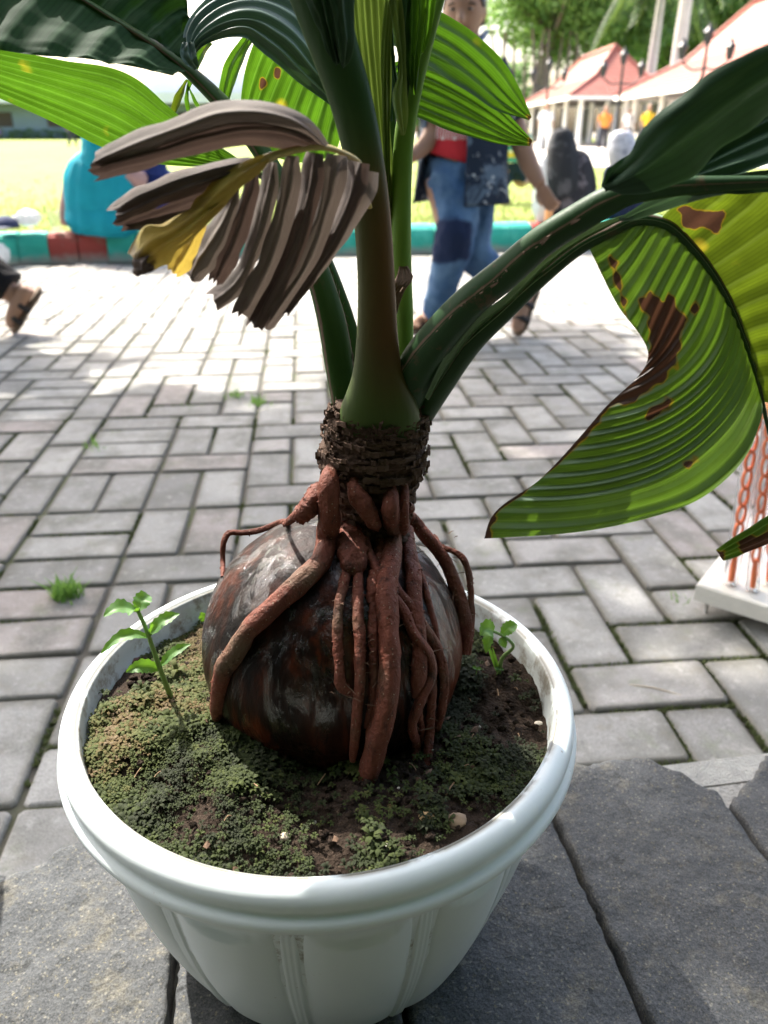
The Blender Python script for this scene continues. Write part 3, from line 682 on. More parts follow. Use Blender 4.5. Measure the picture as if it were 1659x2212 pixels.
ROOTS = [
 [(765,175,70),(762,215,92),(755,330,95),(745,450,92),(712,545,95),(640,622,96),(540,720,95),(440,805,95),(350,925,90),(292,1020,82),(275,1110,72),(268,1240,60)],
 [(715,255,70),(660,300,75),(600,345,42),(520,378,32),(440,407,26),(370,415,25),(318,416,25),(298,455,25),(290,540,25),(284,605,24)],
 [(845,560,46),(825,620,46),(800,730,46),(794,860,48),(800,985,46),(815,1090,44),(862,1120,32)],
 [(885,570,45),(885,650,46),(886,760,50),(895,900,52),(893,1050,50),(880,1200,48),(866,1385,40)],
 [(1030,255,60),(1035,300,78),(1040,420,84),(1032,520,88),(1015,640,92),(1018,800,96),(1028,950,97),(1020,1100,100),(985,1300,102),(925,1495,92)],
 [(915,450,28),(935,510,40),(970,580,46),(1022,662,48),(1082,745,48),(1135,855,50),(1200,950,52),(1214,1030,50),(1170,1130,48),(1130,1245,45),(1140,1370,42),(1132,1475,34)],
 [(1000,545,34),(1055,655,42),(1120,732,45),(1182,825,45),(1240,930,43),(1264,1050,42),(1258,1160,40),(1232,1255,34)],
 [(1105,440,55),(1118,520,66),(1132,620,72),(1142,760,72),(1160,900,70),(1152,1060,65),(1140,1135,52)],
 [(1095,245,40),(1092,330,46),(1098,430,45),(1130,520,34),(1165,600,32),(1195,700,32),(1225,810,30),(1245,910,28)],
 [(1110,345,50),(1150,385,58),(1205,445,62),(1282,560,62),(1332,690,62),(1362,810,58),(1362,950,46)],
 [(1225,470,20),(1262,482,22),(1300,495,26),(1340,520,28),(1370,590,28),(1382,690,28),(1386,810,26),(1374,950,24)],
 [(950,600,44),(955,720,42),(952,860,42),(955,1000,40),(950,1140,36),(922,1275,28)],
 [(1220,1060,36),(1212,1150,40),(1200,1270,42),(1186,1425,36)],
 [(1170,1100,28),(1160,1190,28),(1166,1290,24),(1150,1340,16)],
 [(870,215,60),(885,250,80),(915,300,92),(940,340,78),(950,372,40)],
 [(850,385,80),(855,430,118),(862,500,132),(868,560,110),(880,605,60)],
 [(985,480,50),(975,560,62),(960,640,66),(945,720,40)],
 [(700,262,60),(655,318,88),(612,338,62),(598,346,30)],
]
LIFT = [.6, .6, .5, .8, 1.0, 1.35, .95, .45, .35, .7, .9, .2, .7, .4, .3, .35, .4, .5]
g = np.random.default_rng(44)
for R_, lf in zip(ROOTS, LIFT):
    pts = []
    for zx, zy, wz in R_:
        x, y = zoom(zx, zy); r_ = wz*.49016/2*.50/FPX
        p = hug(x, y, r_*lf); pts.append((*p, size(wz*.49016/2, p)))
    b0 = pts[0]; pts[0] = (b0[0], b0[1] + .010, b0[2] + .003, b0[3])
    e = pts[-1]; pts[-1] = (e[0], e[1], e[2] - .006, e[3]) if e[2] < RIM_Z + .012 else e
    S = spline(pts, 64)
    wig = np.stack([vnoise(S[:, :3] + k*7.7, 45) for k in range(3)], 1)*.0010
    n_ = 18
    pr = lambda a, t, S=S: 1 + .05*np.sin(np.arange(1)*0 + a*3 + S[0, 0]*900)[None] + .17*fbm(np.stack(np.broadcast_arrays(np.cos(a)[None]*.6, np.sin(a)[None]*.6, (t*len(t)*.16)[:, None]), -1) + S[0, 0]*91, 1.7, 3)
    endr = np.ones(64); endr[:3] = [.6, .85, .97]; endr[-5:] = [.97, .92, .86, .78, .62]
    v, f, uv = sweep(S[:, :3] + wig, S[:, 3]*endr, n=n_, prof=pr); P = Part(); P.add(v, f, uv)
    # wart-like pores along the root
    for _ in range(int(10 + S[:, 3].mean()*8000)):
        i = g.integers(2, 60); j = g.integers(0, n_); b = v[i*n_ + j]; c = S[i, :3] + wig[i]; d = (b - c)/np.linalg.norm(b - c); s_ = g.uniform(.0004, .0010)
        t1 = nrm(np.cross(d, [.3, .5, .8])); t2 = np.cross(d, t1); k3 = [t1, -.5*t1 + .87*t2, -.5*t1 - .87*t2]
        P.add(np.array([b + q_*s_ - d*s_*.3 for q_ in k3] + [b + q_*s_*.5 + d*s_*.9 for q_ in k3]), [[0, 1, 4, 3], [1, 2, 5, 4], [2, 0, 3, 5], [3, 4, 5]])
    o = P.build('root', M_ROOT, palm); o.data.transform(Matrix.Translation(-Vector(PO)))
# fine hair roots
P = Part()
for _ in range(110):
    k = g.integers(2, len(ROOTS)-4); zx, zy, wz = ROOTS[k][g.integers(1, len(ROOTS[k])-1)]; x, y = zoom(zx + g.normal(0, 22), zy + g.normal(0, 40)); p = hug(x, y, .004)
    d = g.normal(0, 1, 3)*np.array([1, .6, .7]); L = g.uniform(.002, .007)
    v, f, uv = sweep(np.stack([p, p + d*L*.5, p + d*L*.8 + [0, 0, -.001]]), [.0003, .00025, .0001], n=4); P.add(v, f, uv)
o = P.build('hair_roots', plain('dry_root_hair', (.13, .075, .048), .8, .3), palm); o.data.transform(Matrix.Translation(-Vector(PO))); tag(o, kind='stuff')

# ---- leaf and stalk materials
def m_leaf(name, top, top2, glow, tr=.5, vein=(.20, .30, .07), veinw=.10, spots=.0, rough=.42, dead=(.016, .010, .008), sheen=0., flank_sheen=None, spec=.35):
    n = N(name); u_, v_ = n.uv(); g_ = n.coord()
    fr = n.math('ABSOLUTE', n.math('SUBTRACT', n.math('FRACT', u_), .5))          # .5 on a fold line, 0 between
    ln = n.ramp(fr, (.5 - veinw, 0.), (.5 - veinw*.25, 1.))
    fine = n.math('FRACT', n.math('MULTIPLY', u_, 7.))
    blot = n.noise(22, 5, None, .65)
    base = n.mix(n.mix(top, top2, blot), vein, n.math('MULTIPLY', ln, .55))
    base = n.mix(base, n.ramp(fine, (.2, .72), (.5, 1.)), .5, 'MULTIPLY')
    gl = n.mix(n.mix(glow, tuple(x*.55 for x in glow), n.ramp(blot, (.35, 0.), (.7, 1.))), tuple(min(1, x*1.4+.02) for x in glow), n.math('MULTIPLY', ln, .4))
    gl = n.mix(gl, n.ramp(fine, (.2, .66), (.5, 1.)), .6, 'MULTIPLY')
    gl = n.mix(gl, n.ramp(n.noise(1.3, 2, n.coord('UV', (1, .05, 1))), (.35, .5), (.65, 1.)), .7, 'MULTIPLY')
    if spots:
        sp = n.math('MULTIPLY', n.ramp(n.vor(55), (.10, 1.), (.26, 0.)), n.ramp(n.noise(28, 4), (.50, 0.), (.60, spots)))
        base = n.mix(base, (.34, .26, .03), sp); gl = n.mix(gl, (.55, .38, .03), sp)
    if flank_sheen: base = n.mix(base, flank_sheen, n.math('MULTIPLY', n.ramp(n.math('FRACT', u_), (.05, 0.), (.16, 1.), (.38, 1.), (.50, 0.)), .75))  # pale band on one side of each pleat, sky sheen painted into the colour
    bu = n.attr('burn'); hard = n.ramp(bu, (.42, 0.), (.52, 1.)); rim = n.math('SUBTRACT', n.ramp(bu, (.22, 0.), (.42, 1.)), hard)
    dcol = n.mix(dead, tuple(x*2.4 for x in dead), n.ramp(n.noise(60, 5, n.coord('UV', (.6, .08, 1))), (.4, 0.), (.7, 1.)))
    base = n.mix(n.mix(base, (.22, .11, .02), n.math('MULTIPLY', rim, .6)), dcol, hard)
    n.col(base).rough(rough).spec(spec)
    if sheen: n.b.inputs['Sheen Weight'].default_value = sheen
    n.bump(n.mix(n.noise(190, 3, n.coord('UV', (9., .6, 1))), fine, .35), .12, .0012)
    gl2 = n.mix(n.mix(gl, (.30, .13, .01), n.math('MULTIPLY', rim, .55)), (.05, .022, .012), hard)
    n.translucent(gl2, tr); return n.m
ML_BACK = m_leaf('leaf_backlit', (.026, .075, .014), (.040, .098, .018), (.085, .21, .009), .54, vein=(.14, .22, .05), spots=.6)
ML_FAN = m_leaf('leaf_ribbed', (.038, .095, .030), (.058, .118, .037), (.105, .20, .013), .42, vein=(.12, .18, .09), veinw=.10, rough=.33, flank_sheen=(.24, .33, .24))
ML_YEL = m_leaf('leaf_yellowing', (.045, .08, .012), (.06, .09, .016), (.115, .165, .007), .48, vein=(.13, .17, .035), spots=.5)
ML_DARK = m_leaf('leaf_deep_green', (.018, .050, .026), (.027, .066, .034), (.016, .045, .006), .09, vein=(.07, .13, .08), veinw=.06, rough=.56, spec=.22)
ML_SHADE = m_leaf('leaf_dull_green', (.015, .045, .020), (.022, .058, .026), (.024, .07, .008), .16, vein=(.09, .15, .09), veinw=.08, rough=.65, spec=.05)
ML_BLUE = m_leaf('leaf_sky_sheen', (.075, .135, .115), (.10, .165, .14), (.05, .11, .03), .16, vein=(.22, .32, .25), veinw=.12, rough=.36, spec=.5)  # bluish sky sheen put into the base colour
ML_SPEAR = m_leaf('leaf_spear', (.14, .22, .045), (.18, .25, .06), (.18, .26, .04), .32, vein=(.26, .32, .11), veinw=.2, rough=.42)
ML_GRV = m_leaf('groove_pale', (.15, .25, .13), (.19, .29, .17), (.10, .16, .05), .10, vein=(.2, .3, .18), veinw=.05, rough=.45, dead=(.06, .04, .028))
def m_stalk(name, c1, c2, brown=.3, edge=None, chan=None):
    """u runs round the stalk; edge = list of (u, half width) with torn brown fibre, chan = (u0, u1) pale groove"""
    n = N(name); u_, v_ = n.uv()
    c = n.mix(c1, c2, n.noise(18, 4, n.coord('Object', (1, 1, .4))))
    if chan:
        c = n.mix(c, (.20, .30, .15), n.math('MULTIPLY', n.ramp(u_, (chan[0], 0.), (chan[0]+.03, 1.)), n.ramp(u_, (chan[1]-.03, 1.), (chan[1], 0.))))
    for (uc, hw) in edge or []:
        d = n.math('ABSOLUTE', n.math('SUBTRACT', u_, uc)); d = n.math('ADD', d, n.math('MULTIPLY', n.math('SUBTRACT', n.noise(120, 5), .5), hw*1.6))
        c = n.mix(c, n.mix((.075, .045, .03), (.20, .14, .10), n.noise(300, 4)), n.ramp(d, (hw*.6, 1.), (hw, 0.)))
    if brown: c = n.mix(c, (.12, .055, .035), n.math('MULTIPLY', n.ramp(n.noise(34, 5, None, .7), (.60, 0.), (.66, 1.)), brown))
    n.col(c).rough(.5).spec(.22); n.bump(n.noise(220, 4, n.coord('Object', (1, 1, .3))), .18, .0015); return n.m

def leafmesh(name, gx, gy, gY, npl, amp, mat, parent=None, burn=None, ragged=0., rum=.55, fade=(.06, .06)):
    """grid in picture/distance terms -> world; npl folds across the first axis; ridges are real relief"""
    P_ = vat(gx, gy, gY); nt, ns = gx.shape
    du = np.gradient(P_, axis=0); dv = np.gradient(P_, axis=1); nn = nrm(np.cross(du, dv))
    t = np.linspace(0, 1, nt); s = np.linspace(0, 1, ns)
    ph = (t*npl + .5) % 1.; tri = 1 - 4*np.abs(ph - .5); tri = np.sign(tri)*np.abs(tri)**.8
    fd = np.clip(s/fade[0], 0, 1)*np.clip((1 - s)/fade[1], 0, 1)
    wav = .7 + .5*vnoise(np.stack([t*npl*.6, t*0, t*0], -1), 1.)
    P_ = P_ + nn*(amp*tri*wav)[:, None, None]*fd[None, :, None]
    P_ = P_ + nn*(amp*rum*vnoise(np.stack(np.broadcast_arrays(t[:, None]*5, s[None]*6, 0*t[:, None]+len(name)), -1), 1.))[..., None]
    uv = np.stack(np.broadcast_arrays(t[:, None]*npl, s[None]*10), -1).reshape(-1, 2)
    b = np.zeros((nt, ns)) if burn is None else burn(gx, gy, t[:, None] + 0*s, s[None] + 0*t[:, None])
    return pmk(name, P_.reshape(-1, 3), gridf(nt, ns), mat, parent, uv, {'burn': b.ravel()})
def fan(name, M_, C_, E_, npl, amp, mat, parent=None, burn=None, nt=None, ns=70):
    nt = nt or npl*8 + 1
    m, c, e = (spline(q_, nt) for q_ in (M_, C_, E_))
    k = 2*c - .5*m - .5*e; s = np.linspace(0, 1, ns)[None, :, None]
    G_ = (1-s)**2*m[:, None] + 2*s*(1-s)*k[:, None] + s**2*e[:, None]
    return leafmesh(name, G_[..., 0], G_[..., 1], G_[..., 2], npl, amp, mat, parent, burn)
def strip(name, pts, npl, amp, mat, parent=None, tilt=0., bow=0., burn=None, ns=60, tears=0., rag=0.):
    """pts: (x, y, Y, width); folds run along the strip"""
    S = spline(pts, ns); T_ = nrm(np.gradient(S[:, :2], axis=0)); nx, ny = -T_[:, 1], T_[:, 0]
    nt = npl*8 + 1; q_ = np.linspace(-1, 1, nt)[:, None]
    W_ = S[:, 3][None]/2; jag = 1 + tears*vnoise(np.stack([np.linspace(0, 9, ns), np.zeros(ns)+len(name), np.zeros(ns)], -1), 1.)[None]
    gx = S[:, 0][None] + nx[None]*W_*q_*jag; gy = S[:, 1][None] + ny[None]*W_*q_*jag
    wm = W_*.5/FPX
    gY = np.array(S[:, 2][None] + tilt*q_*wm + bow*(1 - q_**2)*wm)
    if rag:           # torn end: every column stops at its own length
        r_ = np.random.default_rng(int(abs(pts[-1][0]*7 + pts[-1][1]))); t_ = np.linspace(0, 1, nt)
        cut = 1 - rag*np.abs(np.interp(t_, np.linspace(0, 1, npl*2 + 1), r_.uniform(-1, 1, npl*2 + 1)))
        s_ = np.linspace(0, 1, ns)
        for i in range(nt):
            for A_ in (gx, gy, gY): A_[i] = np.interp(s_*cut[i], s_, A_[i].copy())
    return leafmesh(name, gx, gy, gY, npl, amp, mat, parent, burn)
def inpoly(x, y, poly):
    r_ = np.zeros(x.shape, bool); p = np.asarray(poly, float); j = len(p)-1
    for i in range(len(p)):
        c = ((p[i, 1] > y) != (p[j, 1] > y)) & (x < (p[j, 0]-p[i, 0])*(y-p[i, 1])/(p[j, 1]-p[i, 1]+1e-9) + p[i, 0]); r_ ^= c; j = i
    return r_
def polydist(x, y, poly):
    p = np.asarray(poly, float); d = np.full(x.shape, 1e9)
    for i in range(len(p)):
        a_, b_ = p[i], p[(i+1) % len(p)]; ab = b_ - a_; t = np.clip(((x-a_[0])*ab[0] + (y-a_[1])*ab[1])/(ab @ ab + 1e-9), 0, 1)
        d = np.minimum(d, np.hypot(x-a_[0]-t*ab[0], y-a_[1]-t*ab[1]))
    return np.where(inpoly(x, y, poly), d, -d)
def scorch(*polys, edge=0., soft=10.):
    def fn(gx, gy, t, s):
        nz = 7*vnoise(np.stack([gx, gy, gx*0], -1), .06)
        b = np.zeros(gx.shape)
        for p in polys: b = np.maximum(b, np.clip(.45 + (polydist(gx, gy, p) + nz)/soft*.5, 0, 1))
        if edge: b = np.maximum(b, np.clip((s - (1 - edge*(1 + .8*vnoise(np.stack([t*14, t*0, t*0], -1), 1.))))/edge, 0, 1)*.9)
        return b
    return fn
def stalk(name, pts, mat, parent=None, flat=.8, n=20, ns=60, groove=0., side=None):
    S = spline([(*at(x, y, Y), size(w_/2, at(x, y, Y))) for x, y, Y, w_ in pts], ns)
    sd = np.array([.0, -.25, 1.]) if side is None else np.asarray(side, float)     # groove looks this way
    T_ = nrm(np.gradient(S[:, :3], axis=0)); sx = nrm(np.cross(T_, sd))
    q_ = (lambda a, t: 1 - groove*np.exp(-((((a - np.pi*1.5 + np.pi) % (2*np.pi)) - np.pi)/.62)**2)[None] + 0*t[:, None]) if groove else None
    # side vector varies along the stalk, so sweep ring by ring
    B_ = np.cross(T_, sx); a_ = np.linspace(0, 2*np.pi, n, endpoint=False); qq = np.ones((ns, n)) if q_ is None else q_(a_, np.linspace(0, 1, ns))
    V = S[:, None, :3] + sx[:, None]*(S[:, 3:4]*np.cos(a_)*qq)[..., None] + B_[:, None]*(S[:, 3:4]*flat*np.sin(a_)*qq)[..., None]
    L = np.r_[0, np.cumsum(np.linalg.norm(np.diff(S[:, :3], axis=0), axis=1))]
    uv = np.stack(np.broadcast_arrays(a_[None]/(2*np.pi), L[:, None]), -1).reshape(-1, 2)
    F2 = gridf(ns, n, True).tolist() + [list(range(n))[::-1], [(ns-1)*n + j for j in range(n)]]
    return pmk(name, V.reshape(-1, 3), F2, mat, parent, uv), S, sx, B_
def fibres(S, sx, B_, uang, parent, lo=.05, hi=.8, cnt=90, L=.004, seed=1):
    g = np.random.default_rng(seed); P = Part()
    for _ in range(cnt):
        i = int(g.uniform(lo, hi)*(len(S)-2)); a_ = uang*2*np.pi + g.normal(0, .10); r_ = S[i, 3]
        n_ = sx[i]*math.cos(a_) + B_[i]*math.sin(a_)*.85; b = S[i, :3] + n_*r_*.98; tg = nrm(S[i+1, :3] - S[i, :3])
        d = tg*g.uniform(-.6, 1.2) + n_*g.uniform(.0, .55) + g.normal(0, .12, 3); l_ = L*g.uniform(.4, 1.6); w_ = np.cross(d, n_)*.0006*g.uniform(.5, 1.6)
        P.add(np.array([b - w_, b + w_, b + d*l_*.6 + w_*.7 + n_*.0004, b + d*l_, b + d*l_*.6 - w_*.7]), [[0, 1, 2, 4], [4, 2, 3]])
    o = P.build('edge_fibres', M_FIB, parent, False); o.data.transform(Matrix.Translation(-Vector(PO))); tag(o, kind='stuff')
M_FIB = plain('dry_fibre', (.13, .085, .06), .9, .4, 500)

MS_A = m_stalk('stalk_green_grooved', (.013, .042, .011), (.022, .060, .015), .35, [(.62, .035), (.88, .035)], (.64, .86))
MS_B = m_stalk('stalk_dark_green', (.013, .042, .013), (.022, .060, .017), .5, [(.60, .03), (.96, .025)])
MS_E = m_stalk('stalk_left', (.022, .062, .012), (.040, .092, .016), .35, [(.55, .03), (.95, .04)])
MS_F2 = m_stalk('stalk_fresh_green', (.09, .19, .022), (.135, .235, .036), .0)
def m_front():
    n = N('stalk_front'); g_ = n.coord(); sp = n.nd('ShaderNodeSeparateXYZ'); n.l(g_, sp.inputs[0]); u_, v_ = n.uv()
    c = n.mix((.032, .064, .010), (.055, .085, .016), n.noise(16, 4))
    c = n.mix(c, (.036, .058, .017), n.ramp(sp.outputs[2], (.16, 0.), (.20, 1.)))
    br = n.math('MULTIPLY', n.ramp(n.math('ABSOLUTE', n.math('SUBTRACT', sp.outputs[2], .235)), (.03, 1.), (.075, 0.)), n.ramp(sp.outputs[0], (.020, .15), (.034, 1.)))
    c = n.mix(c, (.11, .046, .014), n.math('MULTIPLY', br, .85))
    c = n.mix(c, (.020, .054, .013), n.ramp(sp.outputs[2], (.285, 0.), (.32, 1.)))
    c = n.mix(c, (.15, .065, .035), n.ramp(n.noise(46, 6, None, .75), (.68, 0.), (.72, .8)))
    n.col(c).rough(.48).spec(.22); n.bump(n.noise(200, 4, n.coord('Object', (1, 1, .25))), .2, .0015); return n.m

# ---- left frond
fr, S, sx, B_ = stalk('frond', [(752, 905, .458, 60), (745, 860, .460, 62), (735, 800, .463, 64), (718, 700, .466, 64), (690, 600, .470, 58), (640, 470, .478, 52), (560, 320, .487, 46), (470, 212, .492, 44), (390, 138, .494, 34), (250, 45, .495, 24), (100, -50, .492, 16)], MS_E, flat=.75, groove=.18)
fibres(S, sx, B_, .95, fr, .05, .5, 70, .004, 2)
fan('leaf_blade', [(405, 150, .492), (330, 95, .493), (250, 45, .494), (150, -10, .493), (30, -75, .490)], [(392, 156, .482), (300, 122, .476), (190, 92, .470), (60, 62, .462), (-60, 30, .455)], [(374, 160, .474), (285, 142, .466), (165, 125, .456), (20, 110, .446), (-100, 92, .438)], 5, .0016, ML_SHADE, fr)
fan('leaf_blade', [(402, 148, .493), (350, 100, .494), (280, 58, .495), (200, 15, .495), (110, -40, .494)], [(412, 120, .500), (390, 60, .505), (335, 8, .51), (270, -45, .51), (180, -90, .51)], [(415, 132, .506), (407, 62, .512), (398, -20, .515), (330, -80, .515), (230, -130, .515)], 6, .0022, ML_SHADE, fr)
strip('leaf_fold', [(425, 148, .488, 10), (412, 132, .486, 26), (405, 112, .487, 34), (404, 90, .49, 20)], 2, .0012, ML_BLUE, fr, .6)
# ---- broad sunlit leaf under it, on a stalk that starts behind
fr, S, sx, B_ = stalk('frond', [(790, 880, .475, 46), (770, 780, .482, 42), (735, 650, .492, 36), (670, 500, .503, 30), (590, 395, .510, 22), (520, 356, .512, 12)], MS_E, flat=.8)
strip('leaf_blade', [(530, 360, .512, 12), (440, 330, .510, 66), (330, 285, .506, 138), (250, 240, .502, 168), (120, 192, .496, 134), (0, 156, .490, 104), (-110, 118, .484, 80)], 9, .0011, ML_BACK, fr, -.55, .15, ns=90)
# ---- back frond: arched leaf with painted sky sheen on top, sunlit blade hanging below
fr, S, sx, B_ = stalk('frond', [(812, 880, .478, 40), (806, 700, .492, 36), (790, 480, .505, 32), (762, 300, .512, 28), (735, 215, .515, 24), (660, 112, .52, 18), (590, 55, .523, 14), (500, 35, .523, 10), (430, 70, .52, 6)], MS_E, flat=.8)
strip('leaf_blade', [(745, 215, .512, 60), (690, 140, .514, 120), (620, 60, .516, 150), (545, 26, .514, 124), (470, 42, .508, 92), (424, 82, .500, 52), (410, 118, .494, 12)], 6, .0020, ML_BLUE, fr, .85, -.35, ns=80)
fan('leaf_blade', [(552, 84, .522), (600, 105, .524), (655, 150, .526), (705, 190, .526), (742, 238, .524)], [(530, 150, .528), (575, 205, .532), (630, 240, .534), (690, 265, .534), (735, 290, .530)], [(520, 222, .532), (555, 318, .538), (615, 345, .540), (675, 350, .540), (726, 332, .536)], 9, .0011, ML_BACK, fr, scorch([(566, 172), (572, 176), (566, 196), (560, 200)], [(598, 150), (604, 152), (600, 166), (594, 164)], soft=8))
strip('leaflet', [(536, 84, .522, 22), (508, 132, .526, 34), (492, 180, .53, 30), (484, 222, .532, 22)], 2, .0009, ML_BACK, fr, .5)
strip('leaflet', [(452, 90, .52, 16), (428, 128, .522, 20), (412, 178, .525, 10), (404, 205, .526, 3)], 1, .0009, ML_BACK, fr, .5)
strip('leaflet', [(404, 172, .526, 4), (388, 206, .528, 16), (372, 252, .53, 10)], 1, .0008, ML_YEL, fr, .4); strip('leaflet', [(406, 180, .526, 3), (404, 216, .527, 9), (410, 250, .528, 6)], 1, .0006, ML_BACK, fr, .4); strip('leaflet', [(407, 186, .526, 3), (424, 222, .527, 7), (440, 248, .528, 5)], 1, .0006, ML_BACK, fr, .4)
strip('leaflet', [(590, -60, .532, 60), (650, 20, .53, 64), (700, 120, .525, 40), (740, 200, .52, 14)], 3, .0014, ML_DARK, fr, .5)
# ---- right rear frond with two pointed sunlit blades
fr, S, sx, B_ = stalk('frond', [(850, 880, .476, 36), (852, 700, .486, 32), (850, 500, .496, 28), (848, 330, .503, 24), (846, 200, .506, 16), (850, 120, .507, 8)], MS_E, flat=.8)
strip('leaf_blade', [(838, 60, .508, 60), (890, 66, .508, 112), (960, 98, .510, 118), (1040, 158, .512, 104), (1095, 212, .514, 72), (1146, 256, .515, 10)], 4, .0011, ML_BACK, fr, -.5, .1, scorch([(1136, 246), (1150, 250), (1150, 262), (1142, 262)], soft=8), ns=70)
strip('leaf_blade', [(826, 172, .509, 60), (880, 182, .509, 116), (960, 215, .511, 122), (1040, 256, .513, 96), (1100, 288, .515, 58), (1148, 309, .516, 14)], 6, .0011, ML_BACK, fr, -.5, .1, scorch([(1140, 296), (1152, 296), (1152, 316), (1142, 314)], soft=8), ns=70)
strip('leaflet', [(812, 20, .50, 40), (822, 110, .50, 46), (836, 200, .50, 30), (846, 262, .50, 8)], 2, .0012, ML_DARK, fr, .7)
# ---- spear leaf, still folded
fr, S, sx, B_ = stalk('frond', [(842, 890, .462, 26), (846, 760, .464, 24), (846, 620, .466, 22), (842, 500, .467, 18), (836, 420, .468, 10)], m_stalk('stalk_sheath', (.16, .13, .05), (.22, .19, .08), .6), flat=.9)
strip('spear_leaf', [(845, 620, .466, 16), (841, 500, .466, 22), (828, 400, .466, 36), (812, 290, .466, 60), (798, 160, .467, 84), (788, 40, .468, 104), (782, -60, .47, 118)], 8, .0022, ML_SPEAR, fr, .3, -.25, ns=80)
strip('spear_leaf', [(838, 470, .462, 10), (836, 330, .461, 16), (834, 180, .461, 20), (838, 60, .462, 22), (848, -40, .463, 24)], 3, .0016, ML_SPEAR, fr, -.4, -.1, ns=60)
# ---- fresh right stalk carrying leaf bases
fr, S, sx, B_ = stalk('frond', [(866, 900, .452, 44), (870, 800, .455, 42), (874, 700, .457, 38), (868, 560, .461, 42), (868, 400, .465, 42), (874, 290, .468, 44), (890, 200, .470, 44), (918, 95, .474, 38), (950, -20, .478, 34)], MS_F2, flat=.75)
strip('leaf_base', [(872, 292, .455, 8), (866, 250, .453, 26), (862, 210, .454, 30), (868, 160, .457, 14), (862, 80, .46, 22), (846, -30, .463, 30)], 2, .0012, ML_SPEAR, fr, .5)
strip('leaf_base', [(894, 205, .462, 6), (893, 150, .461, 26), (898, 70, .463, 44), (904, -40, .466, 60)], 3, .0016, ML_BACK, fr, -.5)
strip('leaf_base', [(868, 250, .462, 6), (872, 150, .464, 24), (874, 60, .466, 30), (878, -40, .468, 36)], 2, .0016, ML_DARK, fr, .6)
strip('leaf_base', [(868, 245, .47, 6), (850, 150, .472, 16), (838, 60, .474, 26), (826, -40, .476, 40)], 2, .0014, ML_DARK, fr, -.5)
strip('leaf_base', [(912, 115, .466, 4), (922, 60, .466, 16), (930, -30, .467, 26)], 2, .0012, ML_BACK, fr, .4)
# ---- right lower frond: grooved stalk arching over into the big ribbed leaf
frA, S, sx, B_ = stalk('frond', [(858, 965, .470, 60), (898, 905, .458, 64), (950, 826, .445, 64), (1016, 737, .431, 58), (1096, 663, .420, 48), (1176, 588, .411, 44), (1255, 528, .407, 38), (1315, 498, .404, 34), (1372, 472, .402, 32), (1430, 478, .401, 28), (1500, 536, .401, 24), (1560, 620, .401, 20), (1605, 720, .402, 17), (1632, 800, .403, 14), (1650, 880, .404, 11), (1672, 980, .405, 7)], MS_A, flat=1.0, groove=.3, ns=100, n=28)
fibres(S, sx, B_, .62, frA, .04, .42, 90, .004, 3); fibres(S, sx, B_, .88, frA, .04, .42, 110, .005, 4)
strip('stalk_groove', [(922, 862, .4360, 10), (955, 802, .4270, 20), (1016, 713, .4140, 26), (1096, 646, .4055, 24), (1176, 568, .4000, 24), (1255, 512, .3965, 20), (1315, 482, .3945, 18), (1365, 462, .3940, 10)], 2, .0012, ML_GRV, frA, .5, .5, lambda gx, gy, t, s: np.clip((np.abs(t - .5) - .40 + .05*vnoise(np.stack([s*60, t*3, s*0], -1), 1.))/.08, 0, 1)*(t > .5), ns=90)
BIG = [(1385, 648), (1405, 632), (1412, 645), (1436, 648), (1446, 632), (1460, 652), (1486, 690), (1472, 730), (1462, 790), (1418, 832), (1375, 862), (1318, 884), (1262, 946), (1225, 985), (1240, 962), (1300, 872), (1372, 806), (1406, 752), (1404, 700)]
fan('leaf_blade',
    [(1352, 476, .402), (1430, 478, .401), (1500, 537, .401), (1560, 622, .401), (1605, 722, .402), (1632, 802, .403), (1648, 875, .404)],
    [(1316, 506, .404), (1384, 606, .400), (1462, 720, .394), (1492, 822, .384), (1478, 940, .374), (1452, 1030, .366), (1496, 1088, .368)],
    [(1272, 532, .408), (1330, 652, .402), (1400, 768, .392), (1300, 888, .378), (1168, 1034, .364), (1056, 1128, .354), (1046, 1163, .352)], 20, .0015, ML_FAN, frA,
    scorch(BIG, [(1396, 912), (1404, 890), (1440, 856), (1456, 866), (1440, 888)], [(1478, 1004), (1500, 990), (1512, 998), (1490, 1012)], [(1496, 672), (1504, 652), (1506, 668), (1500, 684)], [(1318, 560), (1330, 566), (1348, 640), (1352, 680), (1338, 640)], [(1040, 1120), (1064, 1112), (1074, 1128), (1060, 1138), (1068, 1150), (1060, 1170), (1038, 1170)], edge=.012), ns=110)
fan('leaf_blade',
    [(1425, 474, .400), (1500, 534, .400), (1560, 618, .400), (1605, 718, .401), (1650, 868, .403)],
    [(1470, 432, .392), (1590, 470, .390), (1660, 560, .390), (1690, 690, .392), (1700, 880, .396)],
    [(1500, 412, .388), (1690, 412, .380), (1790, 520, .380), (1800, 680, .384), (1760, 920, .39)], 9, .0012, ML_YEL, frA,
    scorch([(1466, 456), (1480, 448), (1560, 462), (1556, 490), (1540, 502), (1476, 492)], soft=7), ns=70)
strip('leaf_fold', [(1338, 476, .394, 8), (1400, 446, .390, 28), (1480, 418, .386, 34), (1560, 404, .383, 20), (1620, 398, .381, 6)], 2, .0012, ML_BLUE, frA, .8, -.2)
strip('leaflet', [(1555, 1200, .345, 26), (1595, 1176, .348, 44), (1650, 1148, .352, 56), (1740, 1100, .360, 60), (1790, 980, .375, 40), (1780, 880, .388, 14)], 4, .0016, ML_FAN, frA, .3, 0., scorch([(1590, 1170), (1640, 1150), (1700, 1120), (1700, 1180), (1610, 1200)], [(1548, 1190), (1562, 1196), (1566, 1216), (1550, 1216)], soft=8), ns=60)
